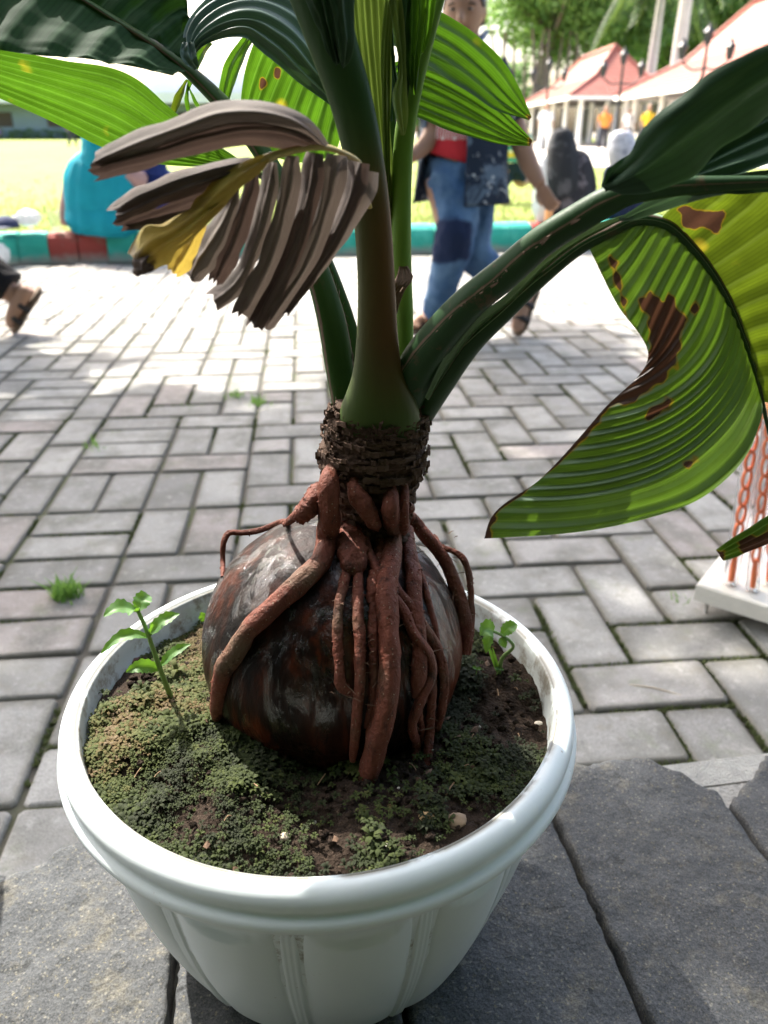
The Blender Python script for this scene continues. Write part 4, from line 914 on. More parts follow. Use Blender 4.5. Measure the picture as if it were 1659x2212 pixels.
# ---- right upper frond: thick stalk and dark folded leaf
frB, S, sx, B_ = stalk('frond', [(846, 940, .462, 76), (872, 860, .450, 84), (908, 782, .436, 80), (960, 712, .422, 74), (1016, 652, .411, 68), (1096, 586, .401, 66), (1176, 518, .391, 62), (1255, 468, .385, 60), (1310, 436, .380, 58), (1350, 418, .377, 52), (1420, 406, .372, 44), (1540, 398, .366, 32), (1690, 392, .360, 22)], MS_B, flat=1.08, ns=90, n=24)
fibres(S, sx, B_, .60, frB, .08, .7, 150, .004, 5); fibres(S, sx, B_, .96, frB, .08, .7, 60, .004, 6)
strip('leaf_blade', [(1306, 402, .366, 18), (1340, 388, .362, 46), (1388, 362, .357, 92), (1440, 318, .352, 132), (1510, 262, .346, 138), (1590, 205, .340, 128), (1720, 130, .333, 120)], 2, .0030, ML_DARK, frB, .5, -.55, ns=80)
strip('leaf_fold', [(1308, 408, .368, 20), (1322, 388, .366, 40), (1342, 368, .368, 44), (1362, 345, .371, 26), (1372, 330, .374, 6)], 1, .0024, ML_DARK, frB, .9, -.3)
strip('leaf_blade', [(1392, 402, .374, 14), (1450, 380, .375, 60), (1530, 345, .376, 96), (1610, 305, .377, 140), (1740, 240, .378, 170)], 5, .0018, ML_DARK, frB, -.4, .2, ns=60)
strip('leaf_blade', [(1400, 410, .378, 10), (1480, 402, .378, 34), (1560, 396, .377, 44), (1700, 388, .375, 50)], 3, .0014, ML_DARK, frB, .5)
# ---- front stalk with its wide clasping base
frF, S, sx, B_ = stalk('frond', [(818, 962, .456, 96), (820, 938, .446, 158), (820, 905, .438, 176), (819, 872, .436, 162), (818, 840, .435, 136), (816, 800, .434, 108), (815, 740, .434, 92), (814, 640, .435, 82), (808, 520, .437, 80), (798, 420, .439, 82), (782, 320, .441, 86), (756, 210, .444, 94), (724, 110, .447, 104), (684, -10, .450, 116), (655, -90, .452, 124)], m_front(), flat=.62, n=40, ns=120, side=(0, 1, .1))
strip('leaf_base', [(742, 146, .436, 8), (744, 110, .434, 24), (742, 50, .434, 36), (732, -40, .434, 52)], 2, .0014, ML_DARK, frF, .6, -.5)
strip('leaf_base', [(730, 140, .438, 10), (716, 80, .436, 40), (700, 10, .434, 64), (680, -70, .434, 84)], 4, .0020, ML_DARK, frF, -.2, -.4)
# frayed brown fibre collar where the sheath meets the stub
g = np.random.default_rng(77); P = Part()
for _ in range(260):
    t = g.uniform(-1, 1); x = 818 + t*100; y = 905 + 30*(1 - t*t)**.5 + g.normal(0, 7) - 45*abs(t)**3
    b = at(x, y, .4215 + .026*t*t); d = np.array([g.normal(0, .7), -.15, g.normal(0, .35)]); L = g.uniform(.002, .006); w_ = np.array([0, 0, .0006])*g.uniform(.5, 1.8)
    P.add(np.array([b - w_, b + w_, b + d*L*.5 + w_ + [0, -.0005, 0], b + d*L, b + d*L*.5 - w_ + [0, -.0005, 0]]), [[0, 4, 2, 1], [4, 3, 2]])
o = P.build('sheath_fibres', M_BARK, trunk, False); o.data.transform(Matrix.Translation(-Vector(PO))); tag(o, kind='stuff')
# dry knot of sheath fibre tied against the fresh stalk
P = Part()
for k in range(10):
    x0 = 846 + 3.2*k
    v, f, uv = sweep(spline([at(x0 + 20 - 2*k, 576 + 2*(k % 3), .448), at(x0 + 14, 600, .445), at(x0 + g.normal(0, 3), 622, .443), at(x0 - 10, 640, .446), at(848, 668 + 4*k, .452)], 14), .0010, .0005, n=6); P.add(v, f, uv)
o = P.build('fibre_knot', M_FIB, palm); o.data.transform(Matrix.Translation(-Vector(PO)))

# ---- dried front frond
def m_dry(name, a_, b_, c_, tr=.12):
    n = N(name); u_, v_ = n.uv()
    st = n.noise(.75, 4, n.coord('UV', (1.0, .22, 1)), .55)
    c = n.ramp(st, (.30, a_), (.50, b_), (.68, c_))
    fr = n.math('ABSOLUTE', n.math('SUBTRACT', n.math('FRACT', u_), .5))
    c = n.mix(c, tuple(x*1.5 for x in c_), n.math('MULTIPLY', n.ramp(fr, (.38, 0.), (.5, 1.)), .2))
    c = n.mix(c, n.ramp(n.noise(60, 4, n.coord('UV', (9., .3, 1))), (.3, .7), (.6, 1.)), .4, 'MULTIPLY')
    c = n.mix(c, n.ramp(n.noise(26, 5), (.35, .55), (.65, 1.)), .6, 'MULTIPLY')
    c = n.mix(c, (.04, .022, .016), n.ramp(n.attr('burn'), (.3, 0.), (.7, .9)))
    n.col(c).rough(.62).spec(.3); n.bump(n.noise(80, 4, n.coord('UV', (12., .5, 1))), .35, .002); n.translucent(tuple(min(1, x*1.6) for x in b_), tr); return n.m
MD_B = m_dry('dry_leaf_brown', (.038, .022, .018), (.085, .055, .044), (.16, .118, .097)); MD_G = m_dry('dry_leaf_grey', (.075, .054, .044), (.145, .112, .092), (.24, .20, .168))
MD_Y = m_dry('dry_leaf_yellow', (.24, .13, .025), (.48, .34, .06), (.58, .48, .13), .25)
n = N('dry_midrib'); n.col(n.mix((.38, .27, .09), (.52, .42, .18), n.noise(40, 4))).rough(.55); n.bump(n.noise(200, 4), .3, .001)
frD, S, sx, B_ = stalk('dried_frond', [(800, 455, .437, 14), (790, 425, .420, 16), (784, 395, .398, 18), (780, 366, .374, 20), (756, 338, .358, 20), (700, 318, .350, 22), (620, 328, .344, 26), (550, 356, .338, 30), (495, 412, .332, 32), (425, 478, .328, 28), (350, 535, .325, 20), (305, 566, .324, 10)], n.m, flat=.6, ns=80, n=14)
tipb = lambda lo=.86: (lambda gx, gy, t, s: np.clip((s + .06*vnoise(np.stack([t*9, t*0, gx*.01], -1), 1.) - lo)/(1 - lo), 0, 1))
def dryleaf(pts, mat, npl=3, amp=.0022, tilt=0., bow=-.3): strip('leaflet', pts, npl, amp*.42, mat, frD, tilt*.8, bow*2.2, tipb(), ns=50, tears=.14, rag=.06)
dryleaf([(705, 316, .350, 14), (645, 266, .345, 38), (565, 243, .340, 50), (475, 247, .336, 50), (400, 273, .333, 46), (300, 310, .330, 40), (196, 352, .327, 26)], MD_G, 2, .0020, .5, -.4)
dryleaf([(690, 322, .349, 14), (625, 296, .344, 46), (545, 288, .339, 54), (445, 303, .335, 52), (330, 336, .331, 46), (188, 372, .327, 36)], MD_B, 3, .0026, -.5, -.2)
dryleaf([(556, 350, .343, 16), (500, 366, .339, 48), (430, 388, .336, 62), (345, 418, .332, 58), (236, 470, .328, 34)], MD_B, 3, .0026, .4, -.4)
dryleaf([(520, 384, .341, 12), (440, 424, .337, 34), (340, 464, .333, 32), (252, 492, .330, 14)], MD_B, 2, .0018, -.7, -.1)
dryleaf([(470, 436, .338, 12), (390, 470, .334, 26), (270, 492, .330, 10)], MD_G, 1, .0012, .2)
dryleaf([(505, 400, .333, 14), (455, 446, .329, 44), (395, 496, .326, 62), (332, 536, .324, 80), (296, 570, .323, 52)], MD_Y, 3, .0018, .2, -.3)
dryleaf([(580, 342, .339, 16), (520, 378, .333, 46), (455, 436, .329, 46), (405, 490, .327, 16)], MD_Y, 2, .0018, .3, -.3)
dryleaf([(440, 470, .337, 14), (410, 530, .335, 44), (385, 575, .334, 40), (372, 592, .333, 22)], MD_Y, 2, .0018, -.2, -.2)
dryleaf([(326, 545, .3205, 26), (310, 572, .320, 44), (316, 592, .320, 32)], MD_B, 2, .0016, 0)
dryleaf([(512, 408, .341, 16), (478, 488, .340, 46), (440, 556, .339, 56), (408, 604, .338, 34)], MD_G, 2, .0022, .3)
dryleaf([(552, 370, .344, 18), (528, 462, .343, 42), (498, 545, .342, 44), (462, 616, .341, 22)], MD_B, 2, .0022, -.4)
dryleaf([(590, 350, .346, 22), (574, 440, .345, 42), (548, 540, .344, 34), (505, 622, .343, 36), (452, 654, .342, 40)], MD_G, 2, .0022, .4)
dryleaf([(634, 336, .347, 30), (618, 450, .345, 46), (582, 570, .343, 46), (518, 688, .341, 36)], MD_G, 2, .0024, -.4)
dryleaf([(682, 330, .349, 40), (662, 450, .347, 46), (618, 575, .344, 46), (545, 714, .341, 30)], MD_B, 2, .0026, .4)
dryleaf([(730, 334, .351, 48), (712, 430, .349, 46), (668, 560, .346, 40), (572, 710, .343, 24)], MD_G, 2, .0024, -.4)
dryleaf([(776, 350, .354, 52), (760, 420, .352, 44), (712, 530, .349, 34), (612, 680, .345, 14)], MD_B, 2, .0024, .5)
dryleaf([(803, 370, .358, 36), (794, 410, .356, 34), (748, 500, .352, 24), (664, 620, .348, 8)], MD_G, 1, .0018, -.6)
# ================================================================== trees
def m_foliage(name, c1, c2, tr=.35):
    n = N(name); g_ = n.nd('ShaderNodeNewGeometry').outputs['Position']; t = n.attr('tint')
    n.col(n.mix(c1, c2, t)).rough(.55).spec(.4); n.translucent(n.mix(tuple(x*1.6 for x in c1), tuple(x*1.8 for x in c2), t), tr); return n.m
M_TRUNK = plain('tree_bark', (.13, .11, .09), .9, .35, 4, .6, 20); M_PALE = plain('pale_palm_trunk', (.50, .48, .44), .85, .2, 2, .4, 8)
def leaf_cloud(centres, radii, count, size_, seed, squash=.8, keep=None):
    """leaf-sized faces spread through clumps; returns verts, faces, tint"""
    g = np.random.default_rng(seed); C = np.asarray(centres, float); r_ = np.asarray(radii, float)
    k = g.choice(len(C), count, p=r_**2/np.sum(r_**2)); d = nrm(g.normal(size=(count, 3))); q_ = g.uniform(.35, 1, count)**.5
    P_ = C[k] + d*(r_[k]*q_)[:, None]*np.array([1, 1, squash])
    if keep is not None:
        ok = keep(P_); P_, d, q_, k = P_[ok], d[ok], q_[ok], k[ok]; count = len(P_)
    nn = nrm(d*.5 + g.normal(size=(count, 3))*.7 + [0, 0, .5]); t1 = nrm(np.cross(nn, g.normal(size=(count, 3)))); t2 = np.cross(nn, t1)
    s = (size_*g.uniform(.6, 1.35, count))[:, None]
    V = np.stack([P_ - t1*s, P_ - t2*s*.45, P_ + t1*s, P_ + t2*s*.45], 1).reshape(-1, 3)
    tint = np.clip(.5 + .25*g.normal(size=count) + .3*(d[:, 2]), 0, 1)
    return V, (np.arange(count)[:, None]*4 + [0, 1, 2, 3]), np.repeat(tint, 4)
def tree(name, base, trunk_h, trunk_r, crown_c, crown_r, nclump, clump_r, count, leaf, mat, label, seed, group=None, squash=.7, keep=None, limbs=7, bark=None):
    g = np.random.default_rng(seed); base = np.asarray(base, float); root = empty(name, tuple(base), label, 'tree', group)
    cc = np.asarray(crown_c, float); cr = np.asarray(crown_r, float)
    d = nrm(g.normal(size=(nclump, 3))); C = cc + d*cr*(g.uniform(.25, 1, nclump)**.6)[:, None]
    P = Part(); top = base + (cc - base)*np.array([.55, .55, 0]) + [0, 0, trunk_h]
    path = spline([base - [0, 0, .2], base + [0, 0, trunk_h*.4], top, cc + [0, 0, cr[2]*.2]], 14)
    v, f, uv = sweep(path - base, np.linspace(trunk_r*1.2, trunk_r*.3, 14), n=10); P.add(v, f, uv)
    for k in range(limbs):
        c = C[g.integers(0, nclump)]; s0 = path[int(g.integers(6, 12))]; mid = (s0 + c)/2 + [0, 0, -.06*np.linalg.norm(c - s0)]
        v, f, uv = sweep(spline([s0, mid, c], 9) - base, np.linspace(trunk_r*.42, trunk_r*.08, 9), n=7); P.add(v, f, uv)
    P.build('trunk', bark or M_TRUNK, root)
    v, f, t = leaf_cloud(C, clump_r*g.uniform(.65, 1.3, nclump), count, leaf, seed+1, squash, keep)
    mk('crown', v - base, f, mat, root, attrs={'tint': t}, smooth=False)
    return root
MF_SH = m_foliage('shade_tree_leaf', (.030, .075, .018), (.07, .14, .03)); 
# shade tree over the near paving (stands left of the view); leaves culled from its crown to let sun onto pot and ledge
S3 = np.array(TO_SUN)
def gap(P_):
    """True where a leaf may hang"""
    # where does this leaf's shadow land?
    t = P_[:, 2]/S3[2]; gx = P_[:, 0] - S3[0]*t; gy = P_[:, 1] - S3[1]*t
    axis = np.array([.02, .46, .72]); w_ = P_ - axis; along = w_ @ S3; off = np.linalg.norm(w_ - along[:, None]*S3, axis=1)
    edge = 3.05 + .45*np.sin(gx*1.7 + .6) + .22*np.sin(gx*4.1)
    lx, ly = gx + S3[0]*.25/S3[2], gy + S3[1]*.25/S3[2]              # the same on top of the ledge
    right = (lx > .10) & (ly > .30) & (np.abs((lx - .176)*.85 + (ly - .574)*.53) > .02)
    rnd_ = vnoise(np.stack([gx, gy, gx*0], -1), 2.6)
    return ((off > .58) | right | (gy > .80)) & (gy < edge + .25) & ~((gy > edge - 1.0) & (rnd_ > .10 + (edge - gy)*.35))
def along(x, y, z):       # point at height z on the sun ray through ground point x, y
    return np.array([x, y, 0.]) + S3*(z/S3[2])
c0 = along(.1, 1.2, 5.6)
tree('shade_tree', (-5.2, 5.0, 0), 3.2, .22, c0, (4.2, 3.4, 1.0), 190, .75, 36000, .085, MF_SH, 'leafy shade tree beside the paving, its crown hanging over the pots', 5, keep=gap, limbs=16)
# ================================================================== people
def cloth(name, c, r=.85, pat=None, sc=30, fold=.5):
    n = N(name); base = n.mix(tuple(x*.8 for x in c), tuple(min(1, x*1.15) for x in c), n.noise(9, 4))
    if pat:
        for (col, scale, lo, hi) in pat: base = n.mix(base, col, n.ramp(n.noise(scale, 3, None, .6, .6), (lo, 0.), (hi, 1.)))
    n.col(base).rough(r).spec(.2); n.bump(n.mix(n.noise(sc, 4, n.coord('Object', (1, 1, .35))), n.noise(400, 3), .3), fold, .02); return n.m
n = N('skin'); n.col(n.mix((.33, .185, .12), (.40, .235, .155), n.noise(14, 3))).rough(.55).spec(.4); n.b.inputs['Subsurface Weight'].default_value = .08; n.b.inputs['Subsurface Radius'].default_value = (.02, .008, .004); M_SKIN = n.m
M_HAIR = plain('black_hair', (.015, .013, .012), .45, .3, 120, .5, 300); M_DARK = plain('dark_eye', (.02, .015, .012), .3, .1); M_LIP = plain('lip', (.30, .12, .09), .5, .1); M_WHITE = plain('eye_white', (.32, .28, .25), .4, .05)
M_DENIM = cloth('blue_denim', (.055, .13, .26), .85, [((.16, .27, .42), 7, .50, .68)], 16, .6)
M_DENIM_D = cloth('dark_denim_patch', (.012, .022, .06), .85)
M_RED = cloth('red_shirt', (.55, .035, .045)); M_PRINT = plain('shirt_print', (.72, .55, .52), .7, .1)
M_SOLE = plain('sandal_sole', (.16, .115, .08), .8, .2, 60); M_STRAP = plain('sandal_strap', (.03, .024, .022), .6, .2)
def limb(P, pts, n=14, side=None):
    """pts: (world point, radius) with a swelling along the limb"""
    S = spline([(*p, r_) for p, r_ in pts], 22); v, f, uv = sweep(S[:, :3], S[:, 3], n=n, side=side); P.add(v, f, uv)
_wr = bpy.data.textures.new('wrinkles', 'CLOUDS'); _wr.noise_scale = .09; _wr.noise_depth = 3
def wrinkle(o, k):
    m = o.modifiers.new('wrinkle', 'DISPLACE'); m.texture = _wr; m.strength = k; m.mid_level = .5; m.texture_coords = 'LOCAL'; return o
def remesh(o, vox, it=6):
    m = o.modifiers.new('join', 'REMESH'); m.mode = 'VOXEL'; m.voxel_size = vox; m.use_smooth_shade = True
    s = o.modifiers.new('soften', 'SMOOTH'); s.factor = .5; s.iterations = it; return o
def hand(P, wrist, palm_dir, side_dir, s=1., curl=.8):
    w_ = np.asarray(wrist, float); d = nrm(np.asarray(palm_dir, float)); sd = nrm(np.asarray(side_dir, float) - (np.asarray(side_dir) @ d)*d); nn = np.cross(d, sd)
    pc = w_ + d*.035*s; v, f = ball((0, 0, 0), 1, 10, 12); P.add(pc + v[:, :1]*d*.042*s + v[:, 1:2]*sd*.030*s + v[:, 2:]*nn*.014*s, f)
    for k, L in enumerate((.050, .058, .054, .042)):
        b = w_ + d*.062*s + sd*(k - 1.5)*.0155*s; L *= s; p1 = b + d*L*.45 - nn*L*.12*curl; p2 = p1 + d*L*.30*(1 - .5*curl) - nn*L*.35*curl; p3 = p2 + d*L*.25*(1 - 1.6*curl) - nn*L*.30*curl
        limb(P, [(b - d*.012*s, .0075*s), (p1, .0072*s), (p2, .0066*s), (p3, .0055*s)], 8)
    b = w_ + d*.02*s - sd*.026*s; limb(P, [(b, .009*s), (b + d*.022*s - sd*.016*s - nn*.008*s, .0085*s), (b + d*.045*s - sd*.018*s - nn*.018*s, .0065*s)], 8)
def sandal(root, heel, toe, up, wid, orig):
    heel, toe, up = (np.asarray(q_, float) for q_ in (heel, toe, up)); d = toe - heel; t = np.linspace(0, 1, 14); L = np.linalg.norm(d); sd = nrm(np.cross(d, up))
    prof = wid*np.array([.45, .72, .80, .80, .76, .74, .76, .84, .94, 1., 1., .94, .76, .40]); V = []
    for k in range(14):
        c = heel + d*t[k]
        V += [c - sd*prof[k]/2, c + sd*prof[k]/2, c + sd*prof[k]/2 + up*.014, c - sd*prof[k]/2 + up*.014]
    mk('sandal', np.array(V) - orig, gridf(14, 4, True).tolist() + [[0, 1, 2, 3], [55, 54, 53, 52]], M_SOLE, root)
    P = Part()
    for tt, hgt in ((.70, .050), (.42, .060)):
        a_ = np.linspace(0, np.pi, 12); c = heel + d*tt
        arc = c + up*.008 + sd*np.cos(a_)[:, None]*wid*.52 + up*(np.sin(a_)*hgt)[:, None]
        v, f, uv = sweep(arc, .011, .003, n=8, side=nrm(d)); P.add(v - orig, f, uv)
    P.build('sandal_strap', M_STRAP, root)
def foot(P, ankle, heel, toe, up, r_=.032):
    ankle, heel, toe, up = (np.asarray(q_, float) for q_ in (ankle, heel, toe, up)); d = nrm(toe - heel); sd = nrm(np.cross(d, up))
    limb(P, [(heel + up*.03 + d*.02, .026), (heel*.6 + toe*.4 + up*.035, .031), (heel*.3 + toe*.7 + up*.026, .030), (heel*.08 + toe*.92 + up*.018, .018)], 12)
    limb(P, [(ankle, r_), (heel + up*.045 + d*.03, .030)], 12)
    for k in range(5):
        b = heel*.14 + toe*.86 + up*.018 + sd*(k - 2)*.013; limb(P, [(b - d*.02, .0095), (b + d*.012 - d*abs(k - 1.2)*.004, .0095), (b + d*.024 - d*abs(k - 1.2)*.006, .0065)], 8)
def head(root, c, rx, ry, rz, face, orig, hair=True, P=None, hood=None):
    """head with brow, nose, chin, ears; face = direction it looks"""
    c = np.asarray(c, float); fd = nrm(np.asarray(face, float)); up = np.array([0, 0, 1.]); sd = nrm(np.cross(fd, up)); up = np.cross(sd, fd)
    v, f = ball((0, 0, 0), 1, 26, 32)
    x, y, z = v[:, 0].copy(), v[:, 1].copy(), v[:, 2].copy()          # x side, y face, z up
    jaw = np.clip(-z, 0, 1); x *= 1 - .30*jaw**1.5; y *= 1 - .10*jaw
    y += .10*np.exp(-((z + .82)/.2)**2)*(y > 0)
    y += .05*np.exp(-((z - .28)/.12)**2)*(y > .3); y -= .05*np.exp(-((z - .05)/.12)**2 - ((np.abs(x) - .38)/.2)**2)*(y > 0)
    V = c + x[:, None]*sd*rx + y[:, None]*fd*ry + z[:, None]*up*rz
    P.add(V, f)
    L = lambda a, b, e: c + sd*a*rx + fd*b*ry + up*e*rz
    limb(P, [(L(0, .93, .10), rx*.09), (L(0, 1.04, -.10), rx*.14), (L(0, 1.10, -.24), rx*.20), (L(0, .96, -.32), rx*.14)], 10)
    for s in (-1, 1): 
        e, ef = ball((0, 0, 0), 1, 8, 10); P.add(L(s*1.0, -.05, -.05) + e[:, :1]*sd*rx*.10 + e[:, 1:2]*fd*ry*.20 + e[:, 2:]*up*rz*.24, ef)
    if root is not None:
        for s in (-1, 1):
            e, ef = ball((0, 0, 0), 1, 8, 12); mk('eye', L(s*.40, .88, .06) + e[:, :1]*sd*rx*.17 + e[:, 1:2]*fd*ry*.07 + e[:, 2:]*up*rz*.040 - orig, ef, M_WHITE, root)
            mk('iris', L(s*.40, .93, .06) + e[:, :1]*sd*rx*.09 + e[:, 1:2]*fd*ry*.04 + e[:, 2:]*up*rz*.043 - orig, ef, M_DARK, root)
            a_ = np.linspace(-1, 1, 9); br = np.array([L(s*.40 + q_*.26, .93 - .10*abs(q_*s + .2), .22 - .05*q_*q_) for q_ in a_]); v2, f2, u2 = sweep(br, rx*.035, rx*.03, n=6); mk('eyebrow', v2 - orig, f2, M_HAIR, root, u2)
        a_ = np.linspace(-1, 1, 11); mp_ = np.array([L(q_*.34, .93 - .12*q_*q_, -.50 + .03*q_*q_) for q_ in a_]); v2, f2, u2 = sweep(mp_, rx*np.interp(np.abs(a_), [0, 1], [.10, .03]), rx*.05, n=8); mk('mouth', v2 - orig, f2, M_LIP, root, u2)
        if hair:
            hv, hf = ball((0, 0, 0), 1, 22, 30); z = hv[:, 2]; front = hv[:, 1]
            keep_z = np.where(front > .45, .42, np.where(front > 0, .12, -.45)); zz = np.maximum(z, keep_z)
            hv = hv*np.array([1.07, 1.08, 1.08])*(1 + .02*vnoise(hv, 6)[:, None]); hv[:, 2] = np.maximum(hv[:, 2], keep_z + .04*vnoise(hv, 9)); hv[:, 1] = np.where((z < keep_z) & (front > 0), hv[:, 1]*.9, hv[:, 1])
            mk('hair', c + hv[:, :1]*sd*rx + hv[:, 1:2]*fd*ry + hv[:, 2:]*up*rz - orig, hf, M_HAIR, root)
def person(name, base, label, group=None): return empty(name, tuple(base), label, 'person', group)

# ---- boy walking past
by = 3.45; B = lambda x, y, d=0.: at(x, y, by + d)
org = np.array(gnd(985, 722)); boy = person('person', org, 'boy in red shirt, open patterned shirt and blue jeans walking across the paving')
P = Part()
hc = B(1003, 24, .0); head(boy, hc, .076, .092, .112, (-.22, -1, -.12), org, True, P)
limb(P, [(B(1008, 70), .046), (B(1012, 120, .02), .05), (B(1012, 150, .02), .075)])
limb(P, [(B(1012, 140, .02), .10), (B(1008, 220, .02), .118), (B(1000, 300, .02), .108), (B(995, 350, .02), .112), (B(990, 380, .02), .10)], 18)
limb(P, [(B(1060, 150, .02), .050), (B(1098, 230, .03), .042), (B(1128, 318, .0), .040), (B(1146, 360, -.03), .036), (B(1166, 400, -.06), .028)])
limb(P, [(B(950, 152, .0), .048), (B(938, 230, -.0), .042), (B(930, 296, -.03), .037), (B(905, 325, -.08), .031), (B(884, 340, -.12), .026)])
hand(P, B(1166, 400, -.06), B(1186, 436, -.07) - B(1166, 400, -.06), (1, -.8, 0), 1.1, .75); hand(P, B(884, 340, -.12), B(862, 356, -.14) - B(884, 340, -.12), (0, -1, .4), 1.0, .7)
h1, k1, a1 = B(965, 385, -.02), B(978, 540, -.10), B(935, 688, .02); h2, k2, a2 = B(1005, 385, .06), B(1030, 560, .02), B(1138, 632, .02)
limb(P, [(h1, .09), (k1, .055), (a1, .036)]); limb(P, [(h2, .09), (k2, .055), (a2, .036)])
f_heel, f_toe = np.array(gnd(940, 705)) + [0, 0, .016], np.array(gnd(884, 722)) + [0, 0, .016]
foot(P, a1, f_heel, f_toe, (0, 0, 1)); r_toe = np.array(gnd(1116, 731)) + [0, .0, .012]; r_heel = B(1158, 622, -.02); upv = nrm(np.cross(np.cross(nrm(r_toe - r_heel), [-.8, -.6, .2]), nrm(r_toe - r_heel)))
foot(P, a2, r_heel, r_toe, upv)
o = P.build('body', M_SKIN, boy); o.data.transform(Matrix.Translation(-Vector(org))); remesh(o, .0065, 4)
P = Part(); limb(P, [(B(988, 338, .02), .118), (B(986, 372, .02), .128), (B(984, 400, .02), .12)], 20)
limb(P, [(B(968, 380, -.02), .098), (B(986, 450, -.07), .092), (B(978, 535, -.10), .078), (B(956, 620, -.04), .066), (B(938, 680, .01), .054)], 18)
limb(P, [(B(1008, 385, .06), .098), (B(1022, 470, .05), .088), (B(1028, 555, .02), .075), (B(1075, 592, .03), .064), (B(1120, 618, .03), .052)], 18)
o = P.build('jeans', M_DENIM, boy); o.data.transform(Matrix.Translation(-Vector(org))); wrinkle(remesh(o, .009, 3), .035)
g = np.random.default_rng(3)
pk = B(974, 517, -.10) - org; nj = N('patched_denim'); gx_ = nj.nd('ShaderNodeSeparateXYZ'); nj.l(nj.coord('Object'), gx_.inputs[0])
wv = nj.math('MULTIPLY', nj.math('SUBTRACT', nj.noise(14, 4), .5), .06)
mz = nj.ramp(nj.math('ADD', nj.math('ABSOLUTE', nj.math('SUBTRACT', gx_.outputs[2], float(pk[2]))), wv), (.070, 1.), (.088, 0.)); mx = nj.ramp(nj.math('ADD', nj.math('ABSOLUTE', nj.math('SUBTRACT', gx_.outputs[0], float(pk[0]))), wv), (.070, 1.), (.086, 0.))
jc = nj.mix(nj.mix((.045, .105, .22), (.13, .23, .38), nj.ramp(nj.noise(7, 5), (.42, 0.), (.66, 1.))), (.016, .028, .075), nj.math('MULTIPLY', mz, mx)); nj.col(jc).rough(.85).spec(.2); nj.bump(nj.mix(nj.noise(16, 4, nj.coord('Object', (1, 1, .35))), nj.noise(400, 3), .3), .6, .02)
o.data.materials[0] = nj.m
rows = [(1012, 118, .060, .02), (1012, 140, .125, .02), (1010, 180, .150, .02), (1006, 240, .148, .02), (998, 300, .138, .015), (990, 338, .140, .01), (988, 346, .138, .01)]
S = spline([(*B(x, y, d), w_) for x, y, w_, d in rows], 40); v, f, uv = sweep(S[:, :3], S[:, 3], S[:, 3]*.80, n=36, side=(1, 0, 0), prof=lambda a, t: 1 + .05*fbm(np.stack(np.broadcast_arrays(np.cos(a)[None], np.sin(a)[None], t[:, None]*.8), -1), 2.4, 3))
shirt = mk('shirt', v - org, f, M_RED, boy, uv)
# pale block lettering across the chest (only its lower half shows below the leaf)
P = Part(); shv = v[:40*36].reshape(40, 36, 3); tz = B(1000, 284)[2]; it = int(np.argmin(np.abs(shv[:, 27, 2] - tz)))
def on_shirt(a_, z_):
    col = (a_ % (2*np.pi))/(2*np.pi)*36; j_ = int(col) % 36; fr_ = col - int(col); zz_ = shv[:, j_, 2]; k_ = int(np.argmin(np.abs(zz_ - z_)))
    p_ = shv[k_, j_]*(1 - fr_) + shv[k_, (j_ + 1) % 36]*fr_; c_0 = S[k_, :3]; o_ = nrm((p_ - c_0)*[1, 1, 0]); return np.array([p_[0], p_[1], z_]) + o_*.004
for k, a0 in enumerate(np.linspace(.95, 2.35, 9)):
    for (da, db, z0, z1) in ((-.5, -.20, 0, 1), (.20, .5, 0, 1), (-.5, .5, -.02 if k % 2 else .80, .18 if k % 2 else 1.0)):
        aa = a0 + np.linspace(da, db, 4)*.125; zz = (np.array([z0, z1]) - .5)*.056 + tz
        V = [on_shirt(q_, h_) for h_ in zz for q_ in aa]
        P.add(np.array(V) - org, [[i, i+1, i+5, i+4] for i in range(3)])
P.build('shirt_print', M_PRINT, shirt)
M_JK = cloth('navy_floral_cotton', (.022, .034, .060), .85, [((.12, .17, .24), 9, .52, .60), ((.50, .54, .58), 24, .60, .66)], 22, .5)
rows = [(1012, 122, .085, .02), (1012, 150, .150, .02), (1010, 200, .172, .02), (1006, 280, .170, .02), (1002, 360, .172, .02), (998, 438, .182, .015)]
S = spline([(*B(x, y, d), w_) for x, y, w_, d in rows], 44)
aa = np.linspace(R(-92), R(206), 54); tt = np.linspace(0, 1, 44)
q_ = 1 + .07*fbm(np.stack(np.broadcast_arrays(np.cos(aa)[None], np.sin(aa)[None], tt[:, None]*.9), -1), 2.2, 3) + .12*(tt[:, None]**2)*np.clip(1 - np.minimum(aa[None] - aa[0], aa[-1] - aa[None])/.7, 0, 1)
V = S[:, None, :3] + np.stack([np.cos(aa)[None]*S[:, 3:4]*q_, np.sin(aa)[None]*S[:, 3:4]*.86*q_, 0*q_], -1)
jk = mk('open_shirt', V.reshape(-1, 3) - org, gridf(44, 54), M_JK, boy); md = jk.modifiers.new('thick', 'SOLIDIFY'); md.thickness = .006; md.offset = 0
for (p_, e_) in (((1056, 146, .02), (1106, 262, .03)), ((956, 148, 0.), (934, 262, -.01))):
    v, f, uv = sweep(spline([(*B(*p_), .07), (*(.5*(B(*p_) + B(*e_))), .066), (*B(*e_), .062)], 16)[:, :3], np.linspace(.072, .062, 16), n=20, cap=False); s_ = mk('sleeve', v - org, f, M_JK, jk, uv)
v, f, uv = sweep(spline([B(985, 96, -.05), B(1012, 104, -.06), B(1040, 84, -.0), B(1046, 72, .05)], 14), .022, .008, n=10); mk('collar', v - org, f, cloth('pale_blue_collar', (.18, .25, .36)), jk, uv)
sandal(boy, f_heel - [0, 0, .014], f_toe - [0, 0, .014], (0, 0, 1), .075, org); sandal(boy, r_heel - upv*.004, r_toe - upv*.006, upv, .075, org)

